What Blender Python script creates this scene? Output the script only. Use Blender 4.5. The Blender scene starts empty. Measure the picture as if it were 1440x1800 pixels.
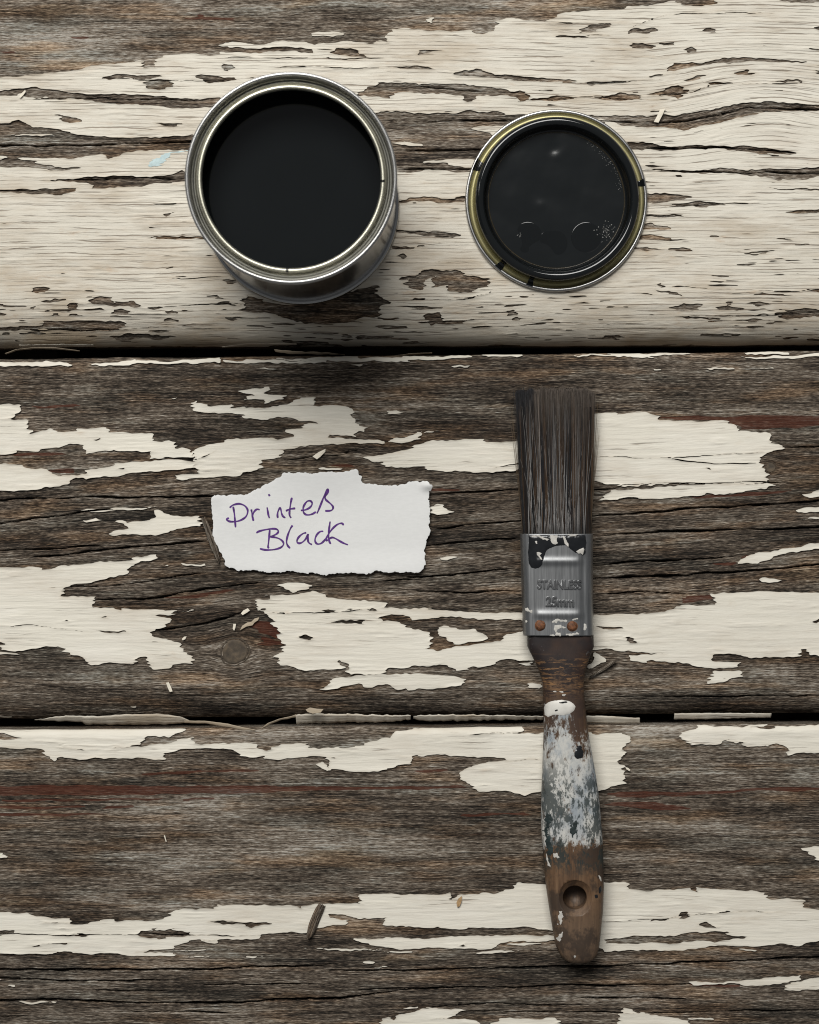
import bpy, bmesh, math, random
import numpy as np
from mathutils import Vector

random.seed(7)
RNG = np.random.RandomState(11)
SC = bpy.context.scene
COL = SC.collection

# ------------------------------------------------------------------ camera, world, lamps, exposure
S = 4.7            # photograph pixels per millimetre on the plank surface
DCAM = 850.0       # camera height above the planks, mm
MM = 0.001

cam_d = bpy.data.cameras.new("camera")
cam = bpy.data.objects.new("camera", cam_d)
COL.objects.link(cam)
cam.location = (0, 0, DCAM * MM)
cam_d.sensor_fit = 'VERTICAL'
cam_d.sensor_height = 24.0
cam_d.lens = 24.0 * DCAM / (1800.0 / S)
cam_d.clip_start = 0.02
cam_d.clip_end = 50
cam_d.dof.use_dof = True
cam_d.dof.focus_distance = (DCAM - 4.0) * MM
cam_d.dof.aperture_fstop = 9.0
SC.camera = cam

W = bpy.data.worlds.new("World")
SC.world = W
W.use_nodes = True
W.node_tree.nodes["Background"].inputs[0].default_value = (0.96, 0.98, 1.0, 1)
W.node_tree.nodes["Background"].inputs[1].default_value = 0.15


def area(name, loc, target, sx, sy, power, col=(1, 1, 1)):
    d = bpy.data.lights.new(name, 'AREA')
    d.shape = 'RECTANGLE'
    d.size, d.size_y = sx, sy
    d.energy = power
    d.color = col
    o = bpy.data.objects.new(name, d)
    COL.objects.link(o)
    o.location = loc
    o.rotation_euler = (Vector(target) - Vector(loc)).to_track_quat('-Z', 'Y').to_euler()
    return o


area("window_softbox", (-0.30, 1.08, 1.50), (0.0, -0.05, 0.0), 1.2, 0.8, 42.0, (1.0, 0.985, 0.95))

SC.render.engine = 'CYCLES'
SC.cycles.samples = 128
SC.cycles.use_denoising = True
SC.cycles.denoiser = 'OPENIMAGEDENOISE'
SC.cycles.denoising_input_passes = 'RGB_ALBEDO_NORMAL'
SC.cycles.denoising_prefilter = 'ACCURATE'
SC.cycles.filter_width = 1.1
SC.cycles.sample_clamp_indirect = 3.0
SC.cycles.sample_clamp_direct = 4.0
SC.cycles.max_bounces = 8
SC.view_settings.view_transform = 'Standard'
SC.view_settings.look = 'None'
SC.view_settings.gamma = 1.0
SC.view_settings.exposure = 0.0


# ------------------------------------------------------------------ coordinates
def wx(px, h=0.0):
    return (px - 720.0) / S * (DCAM - h) / DCAM * MM


def wy(py, h=0.0):
    return (900.0 - py) / S * (DCAM - h) / DCAM * MM


def P(px, py, h=0.0):
    return (wx(px, h), wy(py, h), h * MM)


# ------------------------------------------------------------------ numpy noise
_T = RNG.rand(8, 256, 256) * 2 - 1


def vn(x, y, k=0):
    T = _T[k % 8]
    x = np.asarray(x, float) + 37.3 * k
    y = np.asarray(y, float) + 91.7 * k
    xi = np.floor(x).astype(np.int64)
    yi = np.floor(y).astype(np.int64)
    fx = x - xi
    fy = y - yi
    fx = fx * fx * (3 - 2 * fx)
    fy = fy * fy * (3 - 2 * fy)
    x0, x1, y0, y1 = xi & 255, (xi + 1) & 255, yi & 255, (yi + 1) & 255
    a = T[y0, x0] * (1 - fx) + T[y0, x1] * fx
    b = T[y1, x0] * (1 - fx) + T[y1, x1] * fx
    return a * (1 - fy) + b * fy


def fbm(x, y, k=0, o=3):
    s, a, n = 0, 1.0, 0
    for i in range(o):
        s = s + a * vn(x * 2 ** i, y * 2 ** i, k + i)
        n += a
        a *= 0.55
    return s / n


def sstep(a, b, x):
    t = np.clip((x - a) / (b - a), 0, 1)
    return t * t * (3 - 2 * t)


# ------------------------------------------------------------------ traced outlines (2x zoom tiles of the plank surface)
TILE = dict(A=(0, 0), B=(720, 0), C=(0, 300), D=(720, 300), E=(0, 600), F=(720, 600), G=(0, 940), H=(720, 940),
            I=(0, 1240), J=(720, 1240), K=(0, 1500), L=(720, 1500))


def poly(s):
    t = None
    out = []
    for w in s.split():
        if w in TILE:
            t = TILE[w]
        else:
            a, b = w.split(',')
            out.append((t[0] + float(a) / 2, t[1] + float(b) / 2))
    return np.array(out)


def polys(txt):
    return [poly(l) for l in txt.strip().split('\n') if l.strip()]


P1_PAINT = polys("""
A -500,268 0,270 95,265 190,255 290,243 335,228 420,222 500,215 502,240 545,238 550,210 590,197 640,187 680,190 735,195 775,190 800,160 772,160 780,148 850,150 900,155 1000,145 1080,148 1100,155 1160,152 1240,148 1300,155 1330,142 1355,145 1350,125 1385,103 1440,100 B 60,103 150,108 215,110 230,118 290,113 310,70 350,65 420,68 480,75 510,62 540,47 600,40 700,35 770,25 850,18 905,10 940,5 950,20 1000,22 1070,15 1085,-10 1200,-20 1340,8 1500,8 1600,-60 1960,-60 D 1960,620 -1000,630 C -500,630
A 1090,118 1110,113 1215,115 1215,125 1100,127
B 62,68 78,62 82,76 66,80
A 1350,126 1400,104 1440,104 1440,140 1360,142
""")
P1_HOLES = polys("""
A 770,178 800,168 900,168 1000,165 1060,170 1100,175 1095,187 1040,183 960,182 880,186 800,188
A 1160,180 1185,170 1255,172 1265,185 1290,190 1280,198 1220,195 1185,190
A 775,240 790,225 825,235 800,250
A 360,272 400,262 440,260 490,265 560,268 580,272 520,280 440,276 380,280
A 510,290 560,280 610,290 600,300 570,315 512,310
A 680,272 720,262 780,268 825,275 815,285 740,290 700,280
A 0,320 30,318 75,310 120,308 180,318 260,328 330,333 430,330 500,335 580,340 640,350 700,347 760,345 800,350 780,380 700,380 600,380 550,372 480,367 400,365 330,357 250,350 160,342 90,342 40,338 -100,348 -200,330
A 185,400 215,402 225,410 280,412 290,428 250,432 215,425 210,408
A 540,432 635,432 630,440 600,447 570,440
A -300,430 0,435 40,430 70,422 85,435 130,443 200,450 235,462 250,470 330,478 400,482 500,485 560,480 680,475 700,530 640,530 560,530 480,532 430,540 380,560 370,545 290,550 240,560 150,555 75,552 40,555 0,550 -300,556
A -200,560 0,560 60,553 120,568 150,580 240,588 300,590 280,597 180,597 100,592 0,585 -200,580
C 160,37 250,30 340,20 500,22 580,15 640,0 670,35 600,45 480,55 400,62 330,62 340,50 300,40 220,40
B -150,310 -100,290 0,292 40,295 110,298 180,295 250,305 330,312 375,325 385,320 410,325 420,345 390,358 375,340 330,335 230,340 220,355 195,360 185,335 100,330 0,325 -60,330 -70,345 -130,340 -190,335
B -110,390 0,398 120,400 200,391 310,392 350,405 420,403 420,440 300,447 222,447 232,460 290,465 300,500 300,560 225,562 150,562 60,568 45,575 130,572 145,585 220,587 215,605 60,600 0,610 -60,600 -120,600 -200,500 -200,420
B -70,238 0,234 70,236 80,243 20,246
B 25,178 70,176 115,178 75,182 70,192 35,192
D 0,97 60,95 150,97 180,88 205,90 200,110 110,113 0,110 -60,104
D -30,210 60,215 110,213 190,222 150,235 90,230 0,222
D 10,380 60,350 100,345 180,352 200,372 280,378 280,405 210,430 140,425 130,405 80,410 90,370 60,385 50,420 10,415 -20,395
D 55,505 95,495 120,505 115,530 80,540 55,520
D 340,495 370,490 380,510 345,512
D 20,446 60,444 62,452 22,454
B 605,105 640,85 710,78 718,85 680,100 640,112 610,114
B 757,112 790,102 870,98 880,105 840,117 770,120
B 775,170 785,150 830,150 862,158 865,172 810,168
B 510,128 580,126 640,127 600,133 520,134
B 880,152 930,150 925,158 885,160
B 965,180 980,165 1005,172 1008,185 975,187
B 1035,105 1060,95 1090,102 1060,112
B 905,245 930,228 980,222 1040,218 1100,207 1180,198 1260,202 1330,210 1400,214 1390,218 1300,216 1200,213 1120,222 1050,222 1000,232 950,248 915,250
B 160,255 190,248 230,240 265,255 300,263 360,265 440,270 520,275 600,280 590,287 500,285 420,285 340,280 270,272 200,268 165,265
B 620,293 680,284 755,282 760,290 700,295 640,297
B 640,345 700,335 760,330 830,335 820,345 780,355 700,350
B 830,328 880,320 920,305 965,303 972,325 940,352 925,340 870,332
B 835,268 880,258 895,264 850,274
B 965,283 1000,268 1050,263 1020,275 985,285
B 1040,292 1090,288 1135,292 1060,297
B 1130,255 1180,245 1190,258 1230,258 1200,265 1150,263
B 1270,284 1390,284 1385,290 1290,289
B 1390,170 1440,172 1500,178 1440,180
B 1420,252 1450,250 1480,260 1440,264
B 1420,95 1450,88 1460,105 1430,112
B 415,350 460,345 520,335 580,340 590,348 520,352 440,355
B 640,407 720,405 840,408 900,405 950,402 1000,395 1080,380 1140,370 1200,360 1280,358 1360,362 1440,368 1960,380 1960,410 1440,392 1380,392 1300,395 1250,392 1200,402 1140,420 1060,440 990,455 900,452 800,445 740,440 680,420 560,420
B 740,500 850,505 920,515 1010,512 1070,515 1130,517 1180,512 1220,518 1300,525 1365,535 1340,545 1260,540 1190,535 1100,525 1000,525 900,528 740,525
B 780,595 900,597 1000,598 1100,593 1180,600 1250,592 1330,590 1440,588 1960,590 1960,630 1440,622 1380,630 1300,632 1250,622 1150,612 1050,608 900,603
D 835,80 900,75 980,90 990,97 940,105 860,120 810,105
D 910,122 960,118 1020,105 1080,110 1110,118 1040,128 960,125
D 820,157 900,152 965,158 900,163 820,163
D 790,195 850,187 920,195 915,205 800,207
D 775,235 850,225 930,235 920,243 780,242
D 750,275 830,268 895,275 830,280
D 910,273 950,270 990,278 960,285
D 1320,143 1380,137 1440,140 1600,142 1600,154 1440,150 1360,152
D 1265,60 1340,62 1440,65 1500,70 1440,72 1380,68 1290,64
D 910,480 960,465 1030,470 1020,485 950,488
D 1080,480 1120,472 1180,482 1160,490 1100,488
D 1180,468 1230,460 1270,470 1230,482
D 855,420 910,425 960,440 930,440
D 872,400 890,392 896,406 878,410
D 1305,510 1340,490 1390,485 1440,490 1700,490 1700,510 1440,510 1380,512 1320,518
D 920,508 1010,512 1100,514 1090,520 1000,518
D 1390,418 1440,415 1480,420 1440,425
C -200,65 0,65 50,68 120,65 190,68 240,60 275,62 270,75 220,88 160,85 80,80 0,75 -200,74
C 525,237 580,230 640,228 705,232 740,242 640,240 560,240
C 580,150 600,143 615,150 595,157
C 580,342 592,336 604,344 590,348
C 785,387 830,383 835,395 800,398
C 105,415 150,410 175,415 160,430 120,430
C 315,455 330,445 390,447 400,462 470,460 500,468 480,480 420,475 330,468
C 235,478 255,468 280,475 270,487 245,492
C 110,478 140,470 120,490
C 148,494 172,490 166,502
C 150,458 240,452 236,458 160,462
C 336,482 362,480 356,488 340,488
C 390,490 430,485 460,500 440,508 400,502
C 516,482 560,477 575,480 540,485
C 575,495 620,492 615,502 580,502
C 565,522 628,520 620,527 575,528
C 785,515 825,520 815,530 790,525
C -100,500 0,500 20,506 0,510
C -200,545 70,545 150,540 160,530 260,525 340,522 440,530 440,548 380,558 250,560 150,555 60,555 -200,565
C 370,578 440,570 560,572 620,575 540,585 400,588
C 840,450 880,440 930,460 1040,470 1200,440 1250,420 1340,400 1325,430 1370,465 1330,480 1340,510 1280,515 1200,535 1100,535 1020,525 950,500 840,495 870,470
C 1390,300 1410,293 1430,303 1410,312
C 1390,210 1440,212 1500,214 1440,222 1395,220
C 1375,265 1440,268 1480,270 1440,278 1380,275
C 1400,372 1440,368 1460,378 1410,384
C 600,375 660,373 650,379
C 710,440 770,438 760,446 720,446
""")
P1_ISL = polys("""
B 0,500 40,504 44,512 0,515 -40,510
B -60,505 -20,500 0,508 -30,514
A 70,340 92,318 90,330 76,344
A 30,474 120,470 200,474 120,478
""")
P2_PAINT = polys("""
E -400,228 25,222 65,222 78,245 50,255 45,272 0,277 -400,277
E -400,280 60,275 92,275 90,300 110,308 105,320 190,312 195,320 265,318 275,308 380,303 383,320 440,318 535,320 540,350 560,355 605,345 620,365 635,370 600,378 670,380 680,405 620,408 560,415 530,412 530,390 490,385 400,385 310,393 295,370 240,362 210,375 130,388 60,385 40,395 -400,398
E -400,435 70,432 100,442 160,445 170,455 200,473 305,470 305,455 390,440 410,430 470,425 560,420 650,415 685,425 688,445 640,452 580,455 500,458 440,470 360,475 310,487 260,480 250,500 150,515 60,525 -400,528
E 670,222 690,215 740,225 810,225 820,240 850,238 858,228 870,236 960,232 1010,218 1035,210 1050,198 1100,195 1102,225 1180,225 1225,235 1240,250 1240,280 1290,305 1285,315 1250,318 1250,335 1150,332 1155,340 1230,345 1350,350 1340,362 1250,360 1170,362 1080,365 1010,380 985,405 910,415 920,450 870,460 820,472 760,478 690,480 625,485 628,470 695,465 690,440 680,410 680,388 700,370 760,360 810,345 900,343 1000,340 1030,335 1000,310 1060,303 1070,290 1130,288 1100,280 1060,282 1000,268 920,272 860,268 850,252 780,250 700,248 680,240
E 845,178 880,165 950,158 940,170 920,180 1000,188 998,205 935,218 935,205 855,207 870,195 900,190 860,185
E 1350,250 1400,243 1405,255 1360,262
E 606,203 626,200 622,206
E 1275,405 1340,398 1440,380 F 40,360 80,350 180,345 262,345 265,355 370,350 500,300 650,255 715,250 730,258 800,252 820,245 870,255 880,275 960,278 1000,283 1100,278 1150,300 1165,315 1270,322 1270,355 1310,375 1300,382 1240,400 1230,425 1245,440 1260,485 1250,497 1100,500 900,502 760,510 700,505 640,490 400,450 370,455 230,462 150,457 60,458 50,445 0,443 -40,443 -90,440 -95,425 -150,420
E 1360,352 1380,340 1440,335 F 25,320 40,325 40,345 0,355 -40,358
F 30,318 120,310 60,320
F 672,560 690,545 700,525 780,520 800,515 900,512 1000,503 1150,500 1260,500 1290,508 1250,515 1180,525 1110,540 1070,540 1050,530 1020,540 930,552 830,555 790,548 750,550 740,560
F 72,590 80,578 115,575 130,592 165,602 100,607 75,605
F 1380,540 1440,518 1900,518 1900,545 1400,545
F 1360,600 1400,585 1900,582 1900,598 1390,603
F 1370,625 1440,620 1900,622 1440,626
E 390,630 430,630 440,640 540,622 550,598 570,593 600,612 700,618 705,650 640,655 590,665 560,683 480,680 390,680 400,668 445,660 440,645
E 285,635 340,625 350,633 300,640
E 250,600 330,590 440,581 560,588 440,590 330,599
E 1120,440 1200,445 1190,450 1130,448
E -300,70 250,72 250,85 0,88 -300,86
E 320,78 400,72 470,64 475,70 570,72 660,65 775,60 775,75 640,78 540,80 330,82
E 780,68 930,65 1060,68 1140,68 1140,75 1000,75 790,75
E 940,60 1100,58 1270,48 1270,58 1440,52 1440,70 1190,70 1050,66
E 850,95 950,98 1050,96 960,101
E 1200,82 1300,80 1260,86
F -20,50 210,50 215,56 100,62 -20,64
F 145,88 215,85 210,91 150,93
F 255,42 385,40 392,50 380,56 270,55
F 560,48 650,45 720,45 700,37 830,40 1000,35 1000,42 880,48 820,52 890,57 780,58 770,52 600,52
F 1175,38 1320,37 1330,46 1180,47
F 1130,57 1250,53 1400,48 1440,42 1900,40 1900,55 1440,57 1300,60
F 1040,96 1140,94 1140,98 1060,100
F 1180,95 1280,92 1280,97
F 855,98 890,97 885,102 860,103
G -400,128 40,113 155,112 160,120 300,100 360,92 450,92 490,78 550,72 550,85 490,98 455,110 445,138 380,145 330,165 270,170 220,190 215,215 330,222 330,255 410,260 415,270 430,260 480,265 620,265 610,280 530,288 600,295 590,320 545,330 525,355 640,378 640,405 685,435 680,452 610,455 600,467 540,473 512,432 480,433 478,453 360,452 345,462 310,455 290,432 245,415 210,395 160,392 60,408 12,405 10,380 -400,378
G -100,415 60,413 75,418 0,421
G 897,225 940,225 940,210 1000,212 1060,208 1100,200 1150,215 1250,228 1330,235 1360,240 1355,258 1440,258 H 60,258 130,270 220,272 300,272 395,278 640,290 650,285 780,280 850,272 940,258 945,252 1060,243 1085,235 1080,222 1060,210 1150,205 1220,200 1300,203 1440,205 1900,205 1900,425 1440,427 1395,425 1400,405 1380,405 1365,428 1290,430 1200,432 1140,420 1060,425 1075,440 1160,450 1165,465 1080,470 1010,465 975,450 930,450 870,440 830,448 770,440 765,425 840,420 905,420 840,415 700,402 660,403 600,420 430,440 400,440 330,435 290,460 210,470 165,485 155,470 110,458 0,465 G 1410,465 1370,470 1340,490 1290,490 1235,488 1215,465 1190,470 1130,475 1080,478 1020,462 985,460 970,425 990,415 990,395 1005,385 985,370 985,345 960,315 950,290 930,275 910,265
G 975,180 1010,168 1060,170 1100,180 1080,192 1050,195 1030,202 1010,190
G 1130,540 1170,520 1175,500 1230,495 1280,493 1350,490 1440,490 H 0,495 60,490 130,492 195,510 180,530 110,535 0,545 G 1440,540 1400,545 1360,525 1300,540 1280,540 1270,525 1200,535 1160,545
H 415,525 440,520 470,525 470,542 420,538
H 1040,515 1060,500 1070,480 1170,480 1165,492 1180,498 1110,505 1100,520 1045,522
H 1158,90 1180,75 1220,70 1225,58 1300,55 1380,45 1400,35 1460,28 1900,20 1900,40 1460,45 1390,60 1300,68 1250,90 1225,100 1200,97 1160,105
H 1218,160 1250,152 1310,157 1300,165 1240,170
H 90,78 140,75 165,80 130,90
H 395,450 430,445 430,460 400,465
H 630,470 650,415 670,425 685,445 650,470
G 635,100 720,100 720,107 640,107
G 575,103 595,100 590,107
G 645,270 690,267 685,272
G 400,0 560,-5 550,4
G -300,641 30,642 20,648 -300,650
G 450,607 480,605 475,612
""")
P2_HOLES = polys("""
E 210,375 245,358 290,362 296,375 250,372
E 322,344 350,340 345,347
E 418,452 445,447 440,455
F 1030,446 1050,442 1048,449
G 330,338 440,338 455,343 360,343
G 345,290 375,287 370,293
G 225,304 240,300 238,306
G 1330,295 1370,282 1420,280 1440,290 H 0,303 80,293 160,290 250,298 340,300 395,303 430,320 395,345 350,350 320,375 270,380 160,395 100,408 65,400 78,390 75,340 40,332 0,327 G 1400,306 1340,306
G 1160,308 1210,300 1280,303 1285,312 1200,312
G 1130,270 1155,262 1190,265 1150,275
G 1195,258 1245,256 1230,262
G 1290,262 1320,255 1325,266
G 1050,355 1080,345 1102,365 1085,372
G 1190,440 1225,455 1220,468 1195,460
G 975,270 1000,272 990,278
G 916,256 935,255 938,264 922,266
H 650,325 740,324 755,330 680,334
H 755,362 775,355 800,378 770,380
H 1410,302 1460,296 1440,312
""")
P2_ISL = polys("""
H 105,330 120,323 170,330 235,332 250,345 275,352 270,370 200,380 160,390 140,372 110,352
""")
P3_PAINT = polys("""
I -400,82 30,85 100,82 300,80 500,82 657,75 650,90 620,100 590,108 510,108 500,135 410,145 410,160 350,160 345,155 210,150 220,133 150,130 90,115 20,100 -400,95
I -400,115 40,118 90,115 150,128 220,132 210,150 300,155 345,150 410,160 415,145 510,140 600,130 640,118 675,115 680,130 710,138 800,135 860,133 905,135 905,150 945,160 970,145 1000,138 1050,130 1085,130 1085,148 1150,150 1270,140 1310,120 1370,115 1395,90 1440,85 J 80,75 100,68 160,66 300,66 395,62 400,90 360,97 480,95 640,95 660,105 700,98 755,95 772,115 770,135 755,150 755,175 735,185 740,205 757,225 755,275 700,285 670,300 450,303 400,317 340,300 250,300 215,285 180,260 182,235 215,210 290,195 340,195 340,185 300,180 230,182 150,178 130,172 50,178 30,170 0,205 I 1410,210 1360,228 1280,233 1220,228 1160,225 1150,190 1150,180 1080,182 980,188 935,188 930,180 840,178 830,160 790,150 700,150 620,155 580,170 575,188 450,188 360,187 340,180 280,190 265,185 215,180 190,192 160,175 145,160 100,150 -400,150
J 950,120 955,95 1010,85 1020,70 1150,75 1200,72 1260,65 1255,75 1200,80 1260,85 1300,72 1440,70 1900,70 1900,160 1440,165 1400,165 1335,175 1325,155 1290,135 1250,145 1175,148 1165,125 1120,122 1070,138 985,137 980,123
J 1375,502 1440,495 1900,495 1900,550 1440,545 1400,520
I -200,525 20,522 15,530 -200,532
K -400,215 40,210 90,205 120,218 190,225 248,228 248,245 310,247 350,232 400,225 408,237 550,237 590,220 605,205 650,198 750,195 760,183 900,185 1020,178 1060,185 1070,180 1220,178 1265,178 1270,145 1300,140 1440,143 L 80,145 145,140 148,165 185,145 300,142 360,125 380,103 470,108 690,100 700,105 770,103 775,128 900,130 990,122 1010,135 1015,118 1100,125 1180,130 1250,140 1260,160 1385,163 1390,190 1440,200 1900,200 1900,310 1440,308 1400,312 1380,325 1300,320 1210,325 1150,330 1080,320 1000,335 910,345 850,342 770,338 720,345 680,345 660,330 660,300 500,268 440,262 380,258 290,262 215,258 180,268 100,262 0,258 K 1380,258 1350,255 1350,225 1320,225 1290,228 1230,225 1215,215 1150,215 1160,230 1220,235 1220,255 1150,258 1100,262 1070,278 990,275 920,282 920,290 915,303 800,303 690,303 640,315 600,325 610,335 480,345 612,350 610,360 480,362 400,350 330,355 250,352 240,345 200,345 190,355 100,355 -400,353
K 710,305 770,304 765,317 720,312
L -20,300 120,295 215,290 300,292 400,288 500,288 560,300 500,307 400,310 330,312 300,320 295,333 180,335 100,330 0,335 K 1360,333 1300,320 1270,305 1235,300 1300,297 1440,297
L 225,345 300,340 390,345 350,350 240,350
L 330,316 420,314 500,318 420,321
K 1050,337 1200,333 1380,337 1200,340
K 1340,346 1440,344 L 20,346 0,350 K 1400,350
K 870,358 930,363 880,366
K 640,360 750,361 700,364
K 600,338 840,338 700,342
L 985,455 1010,450 1100,455 1180,445 1290,435 1370,430 1380,440 1320,455 1230,468 1180,465 1160,455 1000,463
L 1320,475 1335,455 1380,445 1460,435 1900,430 1900,485 1460,480 1390,475 1370,485 1330,482
L 1120,338 1210,336 1200,341
K 1270,385 1300,377 1320,382 1310,390
K 1305,402 1370,401 1360,405
K -100,437 12,437 12,447 -100,447
K 20,466 60,464 50,468
K 60,522 200,516 190,522 80,527
K 1340,580 1360,575 1390,590 1460,588 1480,700 1350,640
L -50,565 80,543 205,548 160,565 130,580 80,582 200,582 240,595 260,610 300,595 320,582 520,580 540,660 -50,660
L 730,640 735,570 750,545 785,548 800,560 850,560 850,570 920,580 980,590 1020,650
L 970,580 1060,580 1060,585 980,585
L -20,542 45,542 40,546 0,547
I 1112,205 1130,198 1155,215 1160,230 1140,225
""")
P3_HOLES = polys("""
L 520,120 560,85 610,80 650,120 640,180 590,215 540,190
K -100,275 0,275 50,270 55,280 20,290 -100,290
K 270,280 315,280 310,290 275,290
K 470,285 530,270 600,268 670,280 665,290 600,295 560,305 510,298
K 535,266 552,262 550,272
K 595,266 612,263 608,272
K 730,245 765,238 860,245 950,240 960,248 880,260 860,250 780,247
K 150,240 250,243 200,246
K 85,325 140,322 130,328
K 150,318 240,314 235,322
K 1045,184 1062,182 1056,195
L 835,232 905,232 900,237 840,237
L 957,205 970,202 995,218 985,228 960,228
L 1090,203 1120,200 1120,207 1092,207
L 1010,250 1040,238 1060,250 1095,258 1060,260
L 720,300 790,290 920,287 990,278 1110,275 1130,290 1205,295 1180,303 1100,308 1020,310 940,315 860,312 740,318 700,320 690,305
L 160,326 190,322 185,330
I 1165,184 1190,180 1180,188
J 1120,122 1165,125 1168,140 1120,140
""")
P3_ISL = polys("""
J 1118,118 1155,117 1150,135 1125,130
""")
CR1 = [(3.4, 'A -400,510 0,511 200,512 400,508 600,500 680,497 B -80,496'), (2.4, 'B -100,425 0,425 160,427 400,425 700,425 870,428 950,425 1050,410 1140,388 1200,378 1300,380 1440,382 1900,386'),
       (2.6, 'B -40,530 100,527 300,525'), (2.6, 'B 770,520 900,522 1100,518 1250,528 1370,537'), (2.8, 'B 800,597 950,600 1200,606 1440,610 1900,612'),
       (2.0, 'B -60,593 210,592 300,594'), (2.2, 'C 150,37 300,30 500,25 660,28'), (1.6, 'C -100,68 90,72 270,70'), (1.4, 'A 0,355 250,345 500,350 760,352'),
       (1.5, 'B 20,298 200,320 340,322'), (1.2, 'B 160,262 400,282 620,292 880,282'), (1.2, 'B 440,355 640,340 830,350 960,352'),
       (1.6, 'D 900,125 1050,118 1230,112'), (1.3, 'D 780,240 980,242'), (1.2, 'D 780,158 980,158'), (1.4, 'C 520,240 780,236'),
       (1.2, 'C 600,378 800,374'), (1.1, 'B 500,130 700,126'), (1.1, 'B 770,100 900,50 1150,42 1280,50'), (1.2, 'B 820,340 980,325 1060,295 1400,290'),
       (1.2, 'D 920,512 1200,510 1440,498'), (1.3, 'D -30,450 200,452 330,415'), (1.1, 'D 850,405 1000,412 1300,425 1440,420'), (1.2, 'A 900,238 1100,235 1260,240 1440,236'),
       (1.2, 'A 360,278 600,285 840,280'), (1.2, 'A 720,205 1000,204 1250,206 1440,200'), (1.3, 'C 20,556 300,556 560,548 820,556'), (1.2, 'C 500,482 700,470 860,470')]
CR2 = [(2.6, 'E -300,562 0,558 300,550 700,546 900,545'), (2.4, 'F 40,545 200,530 380,520 640,522 760,512'), (2.6, 'E -300,655 0,640 100,628 300,600 420,588'),
       (4.0, 'F 560,620 640,612 800,603 1000,588 1200,578 1440,560 1800,540'), (2.6, 'F 60,662 200,645 420,628'), (3.0, 'F 600,690 645,685 900,668 1200,660 1440,655 1800,650'),
       (1.8, 'F 1310,375 1440,368 1700,360'), (2.0, 'E 540,718 640,710 740,700'), (2.6, 'G -200,62 0,58 150,48 400,38'), (3.6, 'G 70,77 250,68 450,45 740,18'),
       (3.0, 'G 330,232 500,225 640,205 800,182 930,165'), (3.4, 'G 540,335 700,315 800,290 880,266 920,258'), (2.0, 'G 1300,165 1440,158 H 0,150 150,140 390,120'),
       (4.0, 'H 600,158 800,145 1000,140 1200,125 1440,105 1800,90'), (2.4, 'H 640,112 780,95 1000,85 1160,72'), (2.4, 'H 30,42 150,30 400,8'),
       (1.4, 'H 620,572 900,572 1440,565 1800,562'), (1.6, 'H 0,195 200,202 390,200'), (1.8, 'H 640,210 800,200 1000,208'), (1.6, 'G 180,185 400,182 620,150 760,130'),
       (1.4, 'F 880,408 1080,432 1230,425'), (1.6, 'F 640,502 900,498 1240,494 1440,500'), (1.0, 'F 650,405 900,410 1060,400 1240,390'), (1.3, 'E 560,405 690,412 760,380'),
       (1.6, 'E 1000,420 1100,408 1200,395 1300,365'), (1.2, 'G 0,320 100,318 330,342'), (1.2, 'G 930,272 1150,275 1300,262'), (1.4, 'F 300,445 380,432 640,405')]
CR3 = [(3.4, 'K -200,412 0,410 300,410 620,410 800,405 1000,400 1200,390'), (3.2, 'L -300,415 0,412 300,405 600,400 800,398'), (3.0, 'L 740,395 1000,385 1200,378 1440,365 1800,350'),
       (3.6, 'K -200,525 0,520 200,515 400,525 700,528 900,520 1200,510 1440,480'), (3.0, 'L -80,490 0,478 300,470 700,465 1000,462'), (2.2, 'L 600,510 800,508 1000,515'),
       (1.6, 'K 720,463 1150,463'), (2.0, 'K -100,438 300,448 600,448'), (2.2, 'K 410,557 820,560'), (2.2, 'L 800,563 1100,555 1440,548 1800,545'),
       (1.4, 'K -100,283 250,285 700,287 940,290'), (1.2, 'J 210,103 300,95 400,97'), (1.1, 'J 340,195 420,188 460,192'), (1.4, 'K 0,575 130,575'), (1.6, 'K 330,482 600,484'),
       (1.4, 'L 160,560 500,555 800,562'), (1.0, 'L 690,235 900,230 1100,205 1300,205'), (1.6, 'K 1250,480 1440,475'), (1.5, 'L 20,545 300,530 620,535')]
RED = {1: polys("""
A 240,130 320,125 300,138 250,138
A 650,60 830,60 820,70 660,68
A 0,178 60,176 60,186 0,186
A 690,48 720,50 700,72 686,70
"""), 2: polys("""
F 860,270 960,262 1180,258 1440,262 1800,262 1800,290 1440,300 1170,312 1150,290 1080,278 960,277
E 100,228 280,222 260,235 100,235
E 130,450 250,445 260,470 150,460
E 1160,430 1240,430 1240,445 1180,440
E 40,395 240,388 230,400 60,405
G 880,295 970,315 990,345 990,370 930,350 870,320
G 900,355 1010,375 1010,390 920,390
G 560,225 800,190 860,190 700,225
H 1060,100 1170,95 1160,72 1300,62 1200,90 1120,110
H 960,212 1060,212 1080,230 960,245
F 40,520 200,515 180,525 50,530
F 960,545 1200,530 1400,520 1200,545 1000,555
"""), 3: polys("""
I -400,290 100,282 300,278 500,282 800,282 1100,285 1440,283 J 200,280 205,292 0,298 I 1200,300 960,308 700,310 450,318 200,318 -400,320
I -400,355 290,352 285,362 100,366 -400,362
I 360,355 470,352 465,365 365,368
I -400,380 400,378 200,392 -400,392
I 480,235 700,228 900,225 900,232 500,245
I 0,330 580,325 560,335 0,340
I 640,325 780,322 760,335 650,335
J 700,312 760,300 1000,305 1350,285 1440,290 1800,290 1800,304 1440,300 1200,305 1000,318 720,324
J 690,340 860,335 1000,365 880,375 700,350
J 170,380 420,375 420,388 180,390
J 0,225 150,225 100,235 0,235
J 960,228 1000,228 1000,236 965,236
K 640,560 670,559 668,564 645,564
L 1000,455 1180,460 1180,470 1000,468
""")}

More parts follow.
